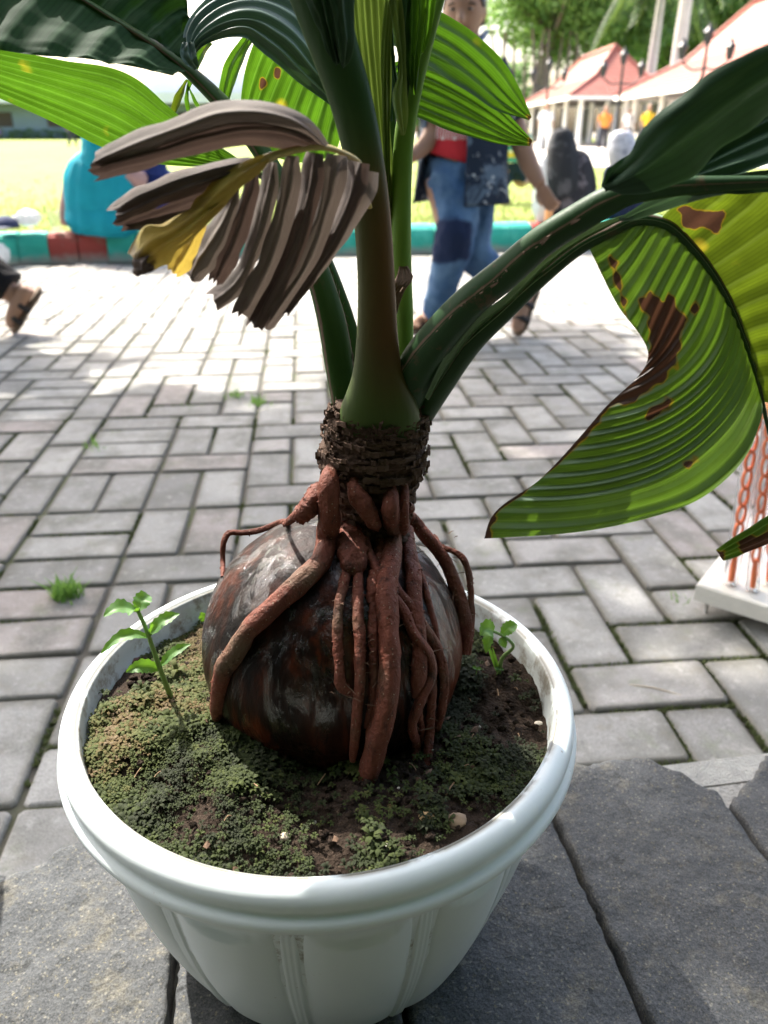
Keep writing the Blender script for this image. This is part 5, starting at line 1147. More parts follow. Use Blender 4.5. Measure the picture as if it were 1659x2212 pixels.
# ---- runner leaving the picture on the left
M_BLK = cloth('black_trousers', (.012, .011, .012)); M_OLV = cloth('olive_shirt', (.10, .11, .07))
ry_ = 3.45; B = lambda x, y, d=0.: at(x, y, ry_ + d)
org = np.array(gnd(-150, 735)); rn = person('person', org, 'runner in black trousers and strapped sandals, one heel kicked up')
P = Part(); hips, kn, ank = B(-150, 400), B(-75, 548), B(40, 645)
limb(P, [(hips, .12), (kn, .062), (B(-10, 605), .056), (ank, .038)]); limb(P, [(B(-175, 400), .12), (B(-210, 560, -.1), .06), (B(-165, 700, -.05), .038)])
limb(P, [(B(-160, 400), .14), (B(-170, 250), .15), (B(-185, 120), .13), (B(-190, 60), .06), (B(-195, 40), .055)], 18)
limb(P, [(B(-120, 120), .05), (B(-70, 230, .1), .042), (B(-110, 300, -.1), .03)]); limb(P, [(B(-250, 120), .05), (B(-290, 240, -.1), .042), (B(-330, 200, -.25), .03)])
hand(P, B(-110, 300, -.1), (-.3, -.6, -.2), (1, 0, 0), 1., .9); hand(P, B(-330, 200, -.25), (-.3, -.6, .4), (1, 0, 0), 1., .9)
head(rn, B(-200, -20), .078, .095, .115, (-1, -.3, 0), org, True, P)
toe, heel = B(29, 716), B(90, 624); upv = nrm(np.array([-.9, -.35, -.25])); upv = nrm(upv - (upv @ nrm(toe - heel))*nrm(toe - heel)); foot(P, ank, heel + upv*.012, toe + upv*.012, upv)
t2 = np.array(gnd(-215, 740)); hl2 = np.array(gnd(-135, 735)); foot(P, B(-165, 700, -.05), hl2 + [0, 0, .014], t2 + [0, 0, .014], (0, 0, 1))
o = P.build('body', M_SKIN, rn); o.data.transform(Matrix.Translation(-Vector(org))); remesh(o, .008, 4)
sandal(rn, heel - upv*.002, toe - upv*.002, upv, .085, org); sandal(rn, hl2, t2, (0, 0, 1), .085, org)
P = Part(); limb(P, [(B(-150, 370), .155), (B(-110, 480), .10), (B(-70, 548), .085), (B(-22, 590), .078), (B(22, 622), .070)], 18); limb(P, [(B(-170, 370), .155), (B(-205, 540, -.1), .09), (B(-172, 680, -.05), .07)], 18)
o = P.build('trousers', M_BLK, rn); o.data.transform(Matrix.Translation(-Vector(org))); wrinkle(remesh(o, .010, 3), .035)
P = Part(); limb(P, [(B(-162, 400), .165), (B(-170, 280), .165), (B(-183, 130), .16), (B(-190, 75), .075)], 20); limb(P, [(B(-125, 115), .07), (B(-85, 200, .06), .06)]); limb(P, [(B(-245, 115), .07), (B(-285, 210, -.06), .06)])
o = P.build('shirt', M_OLV, rn); o.data.transform(Matrix.Translation(-Vector(org))); wrinkle(remesh(o, .012, 3), .035)

# ---- women sitting on the kerb with their backs to us
def robe(name, rows, mat, root, org, dr=.62, fold=.11, seed=0., n=48, m=46, Y=None):
    S = spline([(*at(x, y, yy), size(w_/2, at(x, y, yy))) for x, y, yy, w_ in rows], m); z = np.linspace(0, 1, m)
    pr = lambda a, t: 1 + fold*(fbm(np.stack(np.broadcast_arrays(np.cos(a)[None]*1.8 + seed, np.sin(a)[None]*1.8, t[:, None]*.7), -1), 2.2, 3)) + .35*fold*np.sin(a*9 + seed)[None]*(1 - t[:, None])
    v, f, uv = sweep(S[:, :3], S[:, 3], S[:, 3]*dr, n=n, side=(1, 0, 0), prof=pr); return mk(name, v - org, f, mat, root, uv)
def sitter(cx, base_y, Y, label, rows_body, rows_hood, m_body, m_hood, arm=None, seed=0., m_arm=None):
    org = np.array(at(cx, base_y, Y)); root = person('person', org, label)
    P = Part(); hy = rows_hood[len(rows_hood)//2][1]; hx = rows_hood[len(rows_hood)//2][0]; c = at(hx, hy, Y - .02); head(None, c, .062, .08, .10, (0, 1, .05), org, False, P)
    limb(P, [(c, .045), (at(hx, hy + 60, Y + .02), .055), (at(cx, base_y - 60, Y + .02), .075), (at(cx, base_y - 12, Y + .03), .085)], 16)
    for s in (-1, 1):
        sh = at(cx + s*28, base_y - 120, Y + .02); el = at(cx + s*32, base_y - 60, Y + .08); wr = at(cx + s*24, base_y - 20, Y + .26); limb(P, [(sh, .045), (el, .038), (wr, .026)]); hand(P, wr, (0, .6, -.3), (s, 0, 0), .9, .3)
        kn = at(cx + s*30, base_y, Y) + [0, .42, .02]; limb(P, [(at(cx + s*30, base_y, Y) + [0, 0, .06], .09), (kn, .06), (kn + [0, .08, -.14], .045)]); foot(P, kn + [0, .08, -.10], kn + [0, .06, -.20], kn + [0, .26, -.20], (0, 0, 1))
    o = P.build('body', M_SKIN, root); o.data.transform(Matrix.Translation(-Vector(org))); remesh(o, .012, 4)
    robe('dress', rows_body, m_body, root, org, seed=seed); robe('headscarf', rows_hood, m_hood, root, org, .85, .05, seed + 3)
    if arm:
        for a_ in arm:
            S = spline([(*at(x, y, Y + d), size(w_/2, at(x, y, Y + d))) for x, y, w_, d in a_], 18); v, f, uv = sweep(S[:, :3], S[:, 3], n=16); mk('sleeve', v - org, f, m_arm or m_body, root, uv)
    # lap and legs under the cloth
    P = Part(); limb(P, [(at(cx, base_y - 8, Y), .13), (at(cx, base_y - 2, Y) + [0, .25, .02], .15), (at(cx, base_y, Y) + [0, .45, -.02], .13), (at(cx, base_y, Y) + [0, .5, -.10], .10)], 16); o = P.build('skirt', m_body, root); o.data.transform(Matrix.Translation(-Vector(org)))
    return root
def kY(px, py): # distance of the kerb top there
    p = gnd(px, py, .185); return p[1]
M_TEAL = cloth('turquoise_cloth', (.012, .32, .42), .8, None, 10, .7); M_PINK = cloth('dusty_pink_sleeve', (.42, .26, .25))
Y = kerb_y(-2.0) + .10
sitter(218, 502, Y, 'woman in a bright turquoise dress and headscarf sitting on the red kerb stones',
    [(219, 506, Y-.03, 112), (218, 490, Y-.03, 136), (217, 460, Y, 146), (216, 420, Y, 148), (217, 380, Y, 140), (218, 350, Y, 116), (218, 335, Y, 84), (218, 325, Y, 40)],
    [(218, 352, Y-.02, 96), (215, 335, Y-.03, 82), (212, 315, Y-.03, 70), (212, 295, Y-.03, 66), (213, 275, Y-.03, 58), (214, 262, Y-.02, 40), (214, 254, Y-.02, 10)], M_TEAL, M_TEAL, [[(160, 375, 40, 0), (148, 420, 30, .0), (140, 460, 24, .02), (142, 484, 20, .04)], [(272, 375, 44, 0), (296, 385, 40, .02), (312, 392, 28, .05)]], 0., M_PINK)
Y = kerb_y(-1.55) + .16
sitter(336, 497, Y, 'person in dark blue sitting beside the woman in turquoise, mostly hidden by the dry leaf',
    [(336, 500, Y-.02, 84), (336, 470, Y, 98), (335, 430, Y, 96), (334, 395, Y, 92), (334, 370, Y, 74), (334, 355, Y, 30)],
    [(334, 378, Y-.02, 60), (333, 360, Y-.02, 54), (333, 340, Y-.02, 48), (333, 322, Y-.02, 40), (333, 312, Y-.02, 10)], cloth('dark_blue_cloth', (.015, .03, .16)), cloth('blue_scarf', (.02, .035, .15)), seed=2.)
M_CHAR = cloth('charcoal_floral_cloth', (.035, .035, .042), .85, [((.16, .145, .165), 11, .54, .62)], 12, .7); M_BLKS = cloth('black_scarf', (.030, .032, .036), .8, [((.10, .10, .11), 7, .55, .65)], 9, .8)
Y = kerb_y(1.35) + .12
sitter(1226, 494, Y, 'woman in a black headscarf and dark patterned dress sitting on the kerb',
    [(1225, 500, Y-.02, 96), (1224, 470, Y, 108), (1224, 430, Y, 106), (1226, 395, Y, 104), (1228, 365, Y, 98), (1230, 345, Y, 84), (1228, 330, Y, 50)],
    [(1212, 420, Y-.05, 66), (1213, 390, Y-.06, 74), (1214, 360, Y-.05, 74), (1214, 335, Y-.04, 66), (1213, 312, Y-.03, 58), (1212, 294, Y-.03, 48), (1210, 281, Y-.02, 30), (1209, 275, Y-.02, 8)], M_CHAR, M_BLKS, [[(1268, 352, 22, -.02), (1276, 390, 24, 0), (1278, 440, 24, .02)]], 4.)
Y = kerb_y(1.75) + .22
sitter(1346, 484, Y, 'woman in a pale grey patterned headscarf and navy dress sitting on the kerb',
    [(1346, 488, Y-.02, 84), (1346, 450, Y, 92), (1346, 410, Y, 90), (1346, 380, Y, 86), (1345, 356, Y, 70), (1345, 344, Y, 30)],
    [(1350, 372, Y-.04, 60), (1348, 352, Y-.04, 62), (1344, 330, Y-.03, 64), (1342, 310, Y-.02, 60), (1341, 294, Y-.02, 50), (1341, 283, Y-.02, 30), (1341, 279, Y-.02, 8)], cloth('navy_cloth', (.02, .025, .06)), cloth('pale_grey_scarf', (.50, .51, .56), .85, [((.24, .25, .30), 14, .52, .62)]), seed=6.)

# ---- child running on the lawn
Y = 9.0; B = lambda x, y, d=0.: at(x, y, Y + d)
org = np.array(gnd(1096, 443, LAWN_Z)); ch = person('person', org, 'barefoot child in a yellow striped shirt and dark shorts running on the lawn'); P = Part()
head(ch, B(1112, 248), .075, .09, .11, (-1, .2, -.1), org, True, P); limb(P, [(B(1112, 268), .045), (B(1110, 290), .10), (B(1108, 320), .11), (B(1106, 352), .11)], 16)
limb(P, [(B(1100, 355), .08), (B(1084, 395, -.05), .055), (B(1096, 438), .035)]); limb(P, [(B(1112, 355), .08), (B(1122, 392, .05), .055), (B(1140, 392, .2), .035)])
limb(P, [(B(1090, 290), .04), (B(1080, 320, -.1), .034), (B(1068, 312, -.2), .026)]); limb(P, [(B(1132, 290), .04), (B(1146, 318, .1), .034), (B(1136, 336, .1), .026)])
hand(P, B(1068, 312, -.2), (-.6, 0, .3), (0, 1, 0), .8, .8); hand(P, B(1136, 336, .1), (-.3, 0, -.5), (0, 1, 0), .8, .8)
foot(P, B(1096, 432), np.array(gnd(1100, 444, LAWN_Z)), np.array(gnd(1082, 446, LAWN_Z)), (0, 0, 1)); foot(P, B(1138, 392, .2), B(1142, 388, .2), B(1150, 400, .2), (.7, 0, .6))
o = P.build('body', M_SKIN, ch); o.data.transform(Matrix.Translation(-Vector(org))); remesh(o, .012, 4)
n = N('striped_shirt'); sp = n.nd('ShaderNodeSeparateXYZ'); n.l(n.coord('Object'), sp.inputs[0]); fz = n.math('FRACT', n.math('MULTIPLY', sp.outputs[2], 9.)); n.col(n.ramp(fz, (.0, (.70, .52, .05)), (.40, (.72, .55, .06)), (.42, (.75, .72, .60)), (.62, (.75, .72, .60)), (.64, (.02, .30, .27)), (.95, (.02, .30, .27)))).rough(.85)
P = Part(); limb(P, [(B(1112, 283), .11), (B(1110, 310), .135), (B(1107, 336), .13), (B(1106, 352), .135)], 20); limb(P, [(B(1092, 288), .06), (B(1083, 308, -.06), .055)]); limb(P, [(B(1130, 288), .06), (B(1142, 308, .06), .055)])
o = P.build('shirt', n.m, ch); o.data.transform(Matrix.Translation(-Vector(org))); wrinkle(remesh(o, .013, 3), .03)
P = Part(); limb(P, [(B(1106, 344), .125), (B(1098, 366), .095), (B(1086, 396, -.05), .072)]); limb(P, [(B(1108, 346), .125), (B(1116, 370, .03), .095), (B(1126, 392, .06), .072)])
o = P.build('shorts', cloth('dark_shorts', (.015, .03, .055)), ch); o.data.transform(Matrix.Translation(-Vector(org))); wrinkle(remesh(o, .013, 3), .03)

# ---- small figures far off
def far_person(px, py, Y, label, shirt, legs, h=1.6, lean=0., group=None, z=None):
    b = np.array(gnd(px, py, LAWN_Z if z is None else z)) if Y is None else at(px, py, Y); s = h/1.6
    root = person('person', b, label, group); P = Part(); q_ = lambda x, y, z_: np.array([x + lean*z_, y, z_])*s
    v, f = ball(q_(0, 0, 1.48), (.085*s, .095*s, .115*s), 8, 10); P.add(v, f); limb(P, [(q_(0, 0, 1.4), .05*s), (q_(0, 0, 1.2), .13*s), (q_(0, 0, .85), .12*s)])
    for s2 in (-1, 1):
        limb(P, [(q_(s2*.08, 0, .85), .08*s), (q_(s2*.12, s2*.05, .45), .06*s), (q_(s2*.16, s2*.1, .06), .045*s)]); limb(P, [(q_(s2*.17, 0, 1.28), .045*s), (q_(s2*.26, 0, 1.0), .04*s), (q_(s2*.25, -.1, .78), .03*s)])
        limb(P, [(q_(s2*.16, s2*.1+.04, .05), .04*s), (q_(s2*.16, s2*.1 - .14, .03), .03*s)])
    remesh(P.build('body', M_SKIN, root), .03*s, 2)
    P = Part(); limb(P, [(q_(0, 0, 1.36), .09*s), (q_(0, 0, 1.2), .165*s), (q_(0, 0, .82), .155*s)]); [limb(P, [(q_(s2*.17, 0, 1.28), .06*s), (q_(s2*.25, 0, 1.06), .055*s)]) for s2 in (-1, 1)]; P.build('shirt', shirt, root)
    P = Part(); [limb(P, [(q_(s2*.07, 0, .88), .10*s), (q_(s2*.12, s2*.05, .45), .075*s), (q_(s2*.155, s2*.1, .12), .065*s)]) for s2 in (-1, 1)]; P.build('trousers', legs, root)
    return root
c_ = lambda nm, *rgb: plain(nm, rgb, .85, .15, 5)
M_W, M_Y, M_O, M_BL, M_DK = c_('white_cloth', .7, .7, .7), c_('yellow_cloth', .7, .45, .03), c_('orange_cloth', .7, .25, .05), c_('blue_cloth', .05, .10, .45), c_('dark_cloth', .03, .03, .04)
far_person(157, 318, None, 'distant figure in a pink top running across the lawn', c_('pink_cloth', .5, .25, .28), M_DK, 1.5, .12)
far_person(127, 300, None, 'distant figure in a bright blue shirt and white trousers by the far wall', M_BL, M_W, 1.6)
far_person(74, 299, None, 'distant figure in a light blue shirt beside the leaning white pole', c_('light_blue_cloth', .25, .4, .6), M_W, 1.5)
far_person(2, 304, None, 'distant figure in dark purple at the edge of the lawn', c_('purple_cloth', .10, .07, .25), M_DK, 1.0)
far_person(1173, 330, None, 'person in white standing in front of the smaller pavilion', M_W, M_W, 1.6, 0, z=.106)
far_person(1300, 326, None, 'person in orange standing in the shade of the smaller pavilion', M_O, M_DK, 1.6, 0, z=.106)
far_person(1352, 322, None, 'person in white with dark trousers between the two pavilions', M_W, M_DK, 1.6, 0, z=.106)
far_person(1392, 328, None, 'person in yellow under the larger pavilion roof', M_Y, M_DK, 1.6, 0, z=.106)
# ================================================================== small things, buildings, far trees
# low white display board on pin legs, with bubble-wand tubes
M_BRD = plain('white_board_paint', (.68, .66, .60), .6, .12, 40, .3, 200); M_PIN = N('pin_steel').col((.35, .34, .32)).rough(.35); M_PIN.b.inputs['Metallic'].default_value = .9; M_PIN = M_PIN.m
leg = gnd(1517, 1349); zt = .062
c0 = gnd(1504, 1262, zt); c1 = gnd(1700, 1322, zt); d = nrm((c1 - c0)*np.array([1, 1, 0])); pd = np.array([-d[1], d[0], 0.])
bo = empty('display_board', (leg[0], leg[1], 0), 'low white painted board standing on thin metal pins on the paving', 'board')
org = np.array([leg[0], leg[1], 0.])
L = .62; cc = c0 + d*L/2 + pd*.19; cc[2] = zt - .016
v, f = box((0, 0, 0), (L, .38, .032), math.atan2(d[1], d[0]), .003); mk('board_top', v + cc - org, f, M_BRD, bo, smooth=False)
for (a_, b_) in ((.02, .02), (L-.03, .02), (.02, .35), (L-.03, .35)):
    q_ = c0 + d*a_ + pd*b_; v, f, uv = sweep(np.array([[q_[0], q_[1], -.003], [q_[0], q_[1], .02], [q_[0], q_[1], zt - .025]]), [.0035, .0035, .0035], n=10); mk('leg', v - org, f, M_PIN, bo, uv)
n = N('clear_tube_plastic'); n.col((.93, .94, .95)).rough(.08).spec(.3); n.b.inputs['Transmission Weight'].default_value = .96; n.b.inputs['IOR'].default_value = 1.2; M_TUBE = n.m
M_ORG = plain('orange_plastic', (.85, .17, .03), .4, .12, 30); M_PNK = plain('pink_plastic', (.80, .06, .42), .4, .1); M_PEA = plain('peach_plastic', (.85, .40, .16), .4, .1)
def wand(x0, y0, x1, y1, Y, wpx, label, cap):
    a_, b_ = at(x0, y0, Y), at(x1, y1, Y); a_ = np.array(gnd(x0, y0, zt)); b_ = at(x1, y1, a_[1] + .01); r_ = size(wpx/2, a_); root = empty('bubble_wand', tuple(a_), label, 'toy', 'bubble wands standing on the white board'); ax = b_ - a_; Ln = np.linalg.norm(ax); u_ = ax/Ln; s1 = nrm(np.cross(u_, [0, 1, 0])); s2 = np.cross(u_, s1)
    t_ = np.array([0, .01, .03, .5, .97, 1.]); v, f, uv = sweep(u_*(t_*Ln)[:, None], r_*np.array([.7, .95, 1, 1, 1, .9]), n=20); mk('tube', v, f, M_TUBE, root, uv)
    # the wand inside: a ladder of oval loops
    P = Part(); k = 8
    for i in range(k):
        c = u_*Ln*(.16 + .78*(i + .5)/k); th_ = np.linspace(0, 2*np.pi, 22); loop = c + s1*np.cos(th_)[:, None]*r_*.60 + u_*np.sin(th_)[:, None]*Ln*.052
        v, f, uv = sweep(loop, r_*.36, r_*.22, n=8, side=(0, 1, 0), cap=False); P.add(v, f, uv)
    v, f, uv = sweep(u_*(np.array([.02, .10, .18])*Ln)[:, None], [r_*.5, r_*.55, r_*.4], n=10); P.add(v, f, uv); P.build('wand', M_ORG, root)
    v, f, uv = sweep(u_*(np.array([.94, .95, .99, 1.05, 1.06])*Ln)[:, None], r_*np.array([.9, 1.15, 1.18, 1.1, .6]), n=20); mk('cap', v, f, cap, root, uv)
wand(1578, 1262, 1640, 868, 1.3, 34, 'clear tube with an orange bubble wand and bright pink cap on the white board', M_PNK)
wand(1625, 1276, 1668, 880, 1.25, 30, 'clear tube with an orange bubble wand and peach cap on the white board', M_PEA)
wand(1660, 1262, 1700, 860, 1.3, 34, 'clear tube with an orange bubble wand at the edge of the white board', M_PNK)

# grass tufts between the pavers
M_GR = m_moss('fresh_grass', (.10, .24, .04), (.20, .36, .07), .4)
for k, (px, py, h_, cnt, sp_, lb) in enumerate(((140, 1287, .042, 130, .013, 'dense bright green grass tuft in a paving joint beyond the left rim of the pot'), (557, 872, .034, 60, .014, 'small bright grass tuft in a paving joint left of the leaf stalks'), (512, 856, .034, 40, .014, 'wispy grass tuft beside a brighter one in the sunlit paving'), (412, 880, .020, 22, .018, 'flat pale grass tuft in the paving under the dry leaf'), (205, 968, .034, 22, .022, 'sparse thin grass tuft in a paving joint at the left'), (1470, 1300, .022, 24, .010, 'small grass tuft at the foot of the white display board'), (712, 1130 + 0, .016, 14, .008, 'tiny weed tuft in a joint behind the left root'))):
    q_ = gnd(px, py); v, f = tufts(np.zeros((cnt, 3)), h_, 1, sp_, .9, .055, 60 + k)
    o = mk('grass_tuft', v, f, M_GR, loc=(q_[0], q_[1], -.008)); tag(o, lb, 'grass')

q_ = gnd(1412, 1492); v, f, uv = sweep(spline([[-.035, .012, .002], [0, .002, .004], [.04, -.016, .002]], 8), .0009, n=6); tag(mk('straw', v, f, plain('pale_straw', (.5, .42, .3)), uv=uv, loc=(q_[0], q_[1], 0)), 'single pale straw lying on a dark paver near the display board', 'straw')
# litter and belongings along the kerb
def crumple(name, c, r_, mat, label, cat, seed):
    v, f = ball((0, 0, 0), 1, 22, 30); v = v*(1 + .22*fbm(v + seed, 2.2, 4)[:, None])*np.asarray(r_); v[:, 2] -= v[:, 2].min(); tag(mk(name, v, f, mat, loc=tuple(c), smooth=False), label, cat)
n = N('white_film'); n.col((.78, .79, .80)).rough(.35); n.translucent((.75, .76, .78), .35); M_BAG = n.m
crumple('plastic_bag', gnd(4, 576), (.06, .05, .065), M_BAG, 'crumpled white plastic bag lying against the kerb', 'bag', 1)
crumple('plastic_bag', at(62, 490, kerb_y(-2.6) + .12), (.085, .06, .05), M_BAG, 'crumpled white plastic bag on the turquoise kerb stones near the cap', 'bag', 5)
q_ = at(1172, 490, kerb_y(1.2) + .10); crumple('plastic_bag', q_, (.085, .06, .22), M_BAG, 'tall white plastic bag of food on the kerb beside the woman in black', 'bag', 9)
P = Part(); v, f, uv = sweep(np.array([[0, 0, 0], [0, 0, .05], [0, 0, .12], [0, 0, .14]]), [.025, .028, .03, .026], n=14); tag(mk('drink_cup', v, f, M_PEA, loc=tuple(q_ + [.02, -.09, 0])), 'small orange drink cup in front of the tall white bag', 'cup')
q_ = at(122, 492, kerb_y(-2.4) + .10); v, f = lathe([(.0001, 0), (.032, 0), (.042, .10), (.044, .103), (.041, .10), (.031, .004), (.0001, .004)], 24); tag(mk('plastic_cup', v.reshape(-1, 3), f, M_TUBE, loc=tuple(q_)), 'clear plastic cup standing on the kerb beside the woman in turquoise', 'cup')
q_ = at(14, 492, kerb_y(-2.8) + .08); cap = empty('baseball_cap', tuple(q_), 'dark blue and grey cap lying on the kerb', 'cap'); v, f = ball((0, 0, 0), (.085, .09, .075), 12, 18); v[:, 2] = np.maximum(v[:, 2], 0); mk('crown', v, f, cloth('cap_cloth', (.05, .06, .12)), cap); v, f = ball((.0, -.09, .008), (.07, .06, .008), 8, 16); mk('brim', v, f, cloth('cap_brim', (.14, .15, .2)), cap)

# ---- pavilions with stepped tile roofs
def m_tile():
    n = N('red_roof_tile'); g_ = n.nd('ShaderNodeNewGeometry').outputs['Position']
    n.col(n.mix(n.mix((.30, .095, .070), (.38, .15, .115), n.noise(2.5, 5, g_)), (.20, .07, .055), n.ramp(n.noise(14, 3, g_), (.5, 0.), (.7, .6)))).rough(.6); return n.m
M_TILE = m_tile(); M_WP = plain('white_paint', (.72, .71, .67), .6, .08, 3); M_FLR = plain('pavilion_floor', (.30, .27, .24), .6, .15, 2); M_DKI = plain('dark_timber', (.07, .05, .04), .7, .2)
def slope(P, a0, a1, b0, b1, n):
    """courses of tiles from eave edge a0-a1 up to b0-b1, each lapping the one below"""
    a0, a1, b0, b1 = (np.asarray(q_, float) for q_ in (a0, a1, b0, b1)); up = np.array([0, 0, .045])
    for k in range(n):
        t0, t1 = k/n, (k+1)/n; p0, p1, p2, p3 = a0 + (b0-a0)*t0, a1 + (b1-a1)*t0, a1 + (b1-a1)*t1, a0 + (b0-a0)*t1
        P.add([p0, p1, p1 + up, p0 + up, p2, p3], [[0, 1, 2, 3], [3, 2, 4, 5]])
def pavilion(x0, x1, y0, y1, ze, zr, r_in, y_r0, y_r1, label, zf=.0, posts_y=6, mid=(.55, .38)):
    """hip roof in two pitches, posts, floor"""
    o0 = np.array([(x0+x1)/2, (y0+y1)/2, zf]); root = empty('pavilion', tuple(o0), label, 'pavilion'); xr = (x0+x1)/2
    E_ = [np.array(p) for p in ((x0, y0, ze), (x1, y0, ze), (x1, y1, ze), (x0, y1, ze))]; Rg = [np.array((xr, y_r0, zr)), np.array((xr, y_r1, zr))]
    tops = [Rg[0], Rg[0], Rg[1], Rg[1]]; Md = []
    for e, t in zip(E_, tops): Md.append(np.array([e[0] + (t[0]-e[0])*mid[0], e[1] + (t[1]-e[1])*mid[0], ze + (zr-ze)*mid[1]]))
    P = Part()
    for i in range(4):
        j = (i+1) % 4; slope(P, E_[i], E_[j], Md[i], Md[j], 9); slope(P, Md[i], Md[j], tops[i], tops[j], 9)
    o = P.build('roof', M_TILE, root, False); o.data.transform(Matrix.Translation(-Vector(o0)))
    P = Part()
    for e, m_, t in zip(E_, Md, tops):
        v, f, uv = sweep(np.array([e + [0, 0, .06], m_ + [0, 0, .08], t + [0, 0, .08]]), .09, n=8); P.add(v, f, uv)
    v, f, uv = sweep(np.array([Rg[0], (Rg[0]+Rg[1])/2, Rg[1]]) + [0, 0, .08], .12, n=8); P.add(v, f, uv); rf = P.build('ridge_tiles', M_TILE, o); rf.data.transform(Matrix.Translation(-Vector(o0)))
    for i in range(4):
        a_, b_ = E_[i], E_[(i+1) % 4]; c = (a_+b_)/2; ln = np.linalg.norm(b_-a_); v, f = box((0, 0, 0), (ln, .06, .16), math.atan2(b_[1]-a_[1], b_[0]-a_[0])); mk('gutter', v + c - o0 - [0, 0, .09], f, M_WP, root, smooth=False)
    v, f = box((0, 0, 0), (x1-x0-1.2, y1-y0-1.2, .3)); mk('floor', v + np.array([o0[0], o0[1], zf+.02]) - o0, f, M_FLR, root, smooth=False)
    for xx in (x0+.75, xr, x1-.75):
        for yy in np.linspace(y0+.75, y1-.75, posts_y):
            v, f, uv = sweep(np.array([[xx, yy, zf], [xx, yy, zf+.5], [xx, yy, zf+.52], [xx, yy, ze+.05]]) - o0, [.17, .17, .13, .13], n=4); mk('post', v, f, M_WP, root, uv, smooth=False)
    v, f = box((0, 0, 0), (x1-x0-1.4, y1-y0-1.4, .14)); mk('ceiling_beam', v + np.array([o0[0], o0[1], ze-.02]) - o0, f, M_DKI, root, smooth=False)
    return root
pavilion(9.05, 15., 44., 60., 2.38, 4.75, 3, 48., 56., 'smaller open pavilion with a steep red tile roof below the big trees', .0, 5)
pavilion(10.2, 19.0, 16., 40., 2.20, 5.35, 4, 20., 37.2, 'larger open pavilion with a long pale red roof at the right', .0, 7)
# lamp posts with three lanterns
M_IRON = plain('black_iron', (.02, .022, .024), .5, .2); M_LAMP = plain('lantern_glass', (.5, .5, .46), .3, .05)
def lamp(px, Y, ztop, label):
    x = at(px, 285, Y)[0]; root = empty('street_lamp', (x, Y, LAWN_Z), label, 'lamp'); h = ztop - LAWN_Z
    v, f, uv = sweep(np.array([[0, 0, -.1], [0, 0, .3], [0, 0, .34], [0, 0, h*.6], [0, 0, h]]), [.12, .11, .06, .05, .04], n=10); mk('post', v, f, M_IRON, root, uv)
    for s in (-1, 0, 1):
        if s:
            v, f, uv = sweep(spline([[0, 0, h-.5], [s*.3, 0, h-.55], [s*.62, 0, h-.35]], 12), .025, n=7); mk('arm', v, f, M_IRON, root, uv)
        v, f = lathe([(.0001, 0), (.07, .02), (.13, .30), (.15, .31), (.06, .42), (.03, .5), (.0001, .52)], 6); v = v.reshape(-1, 3) + [s*.62, 0, h - (.33 if s else 0)]; mk('lantern', v, f, M_IRON, root, smooth=False)
        v, f = ball((s*.62, 0, h - (.33 if s else 0) + .18), (.085, .085, .11), 8, 10); mk('globe', v, f, M_LAMP, root)
lamp(1330, 30, 2.75, 'black iron lamp post with three lanterns in front of the pavilions')
lamp(1176, 36, 2.9, 'black iron lamp post with three lanterns left of the smaller pavilion')
lamp(1500, 24, 2.8, 'black iron lamp post with three lanterns before the larger roof')
# ---- far side of the field
M_GW = plain('grey_blue_wall', (.20, .26, .31), .8, .2, .4); M_GR2 = plain('pale_metal_roof', (.62, .64, .66), .45, .06, .2)
o0 = np.array([-45., 92., 0]); gs = empty('grandstand', tuple(o0), 'long low grey-blue building with a pale roof across the field', 'building')
v, f = box((0, 0, 1.6), (84, 6, 3.3)); mk('wall', v, f, M_GW, gs, smooth=False)
v, f = box((0, -1.0, 3.75), (86, 9, .9)); mk('roof', v, f, M_GR2, gs, smooth=False)
for k in range(13): v, f = box((-39 + k*6.5, -3.06, 1.9), (3.0, .12, 1.3)); mk('window', v, f, M_DKI, gs, smooth=False)
o0 = np.array([-14., 104., 0]); hb = empty('hall', tuple(o0), 'tall pale grey hall with a curved roof beyond the field', 'building')
v, f = box((0, 0, 2.3), (26, 10, 4.8)); mk('wall', v, f, plain('pale_grey_wall', (.45, .47, .48), .8, .1, .4), hb, smooth=False)
a_ = np.linspace(0, np.pi, 18); V = np.concatenate([np.stack([np.cos(a_)*13.4, np.full(18, y_), 4.6 + np.sin(a_)*2.0], 1) for y_ in (-5.4, 5.4)]); mk('roof', V, [[i, i+1, 19+i, 18+i] for i in range(17)] + [list(range(18)), list(range(35, 17, -1))], M_GR2, hb, smooth=False)
for k, (px, pt, h_, ln, lb) in enumerate(((62, 230, 4.0, -.16, 'thin white pole leaning left on the far lawn'), (110, 228, 4.2, .28, 'white pole leaning right on the far lawn'), (132, 230, 4.6, .02, 'thin upright grey pole on the far lawn'))):
    b = gnd(px, 299, LAWN_Z); v, f, uv = sweep(np.array([[0, 0, -.1], [ln*h_*.5, 0, h_*.5], [ln*h_, 0, h_]]), .09, n=8); o = mk('field_pole', v, f, M_WP if k < 2 else plain('grey_pole', (.35, .34, .33)), uv=uv, loc=tuple(b)); tag(o, lb, 'pole')
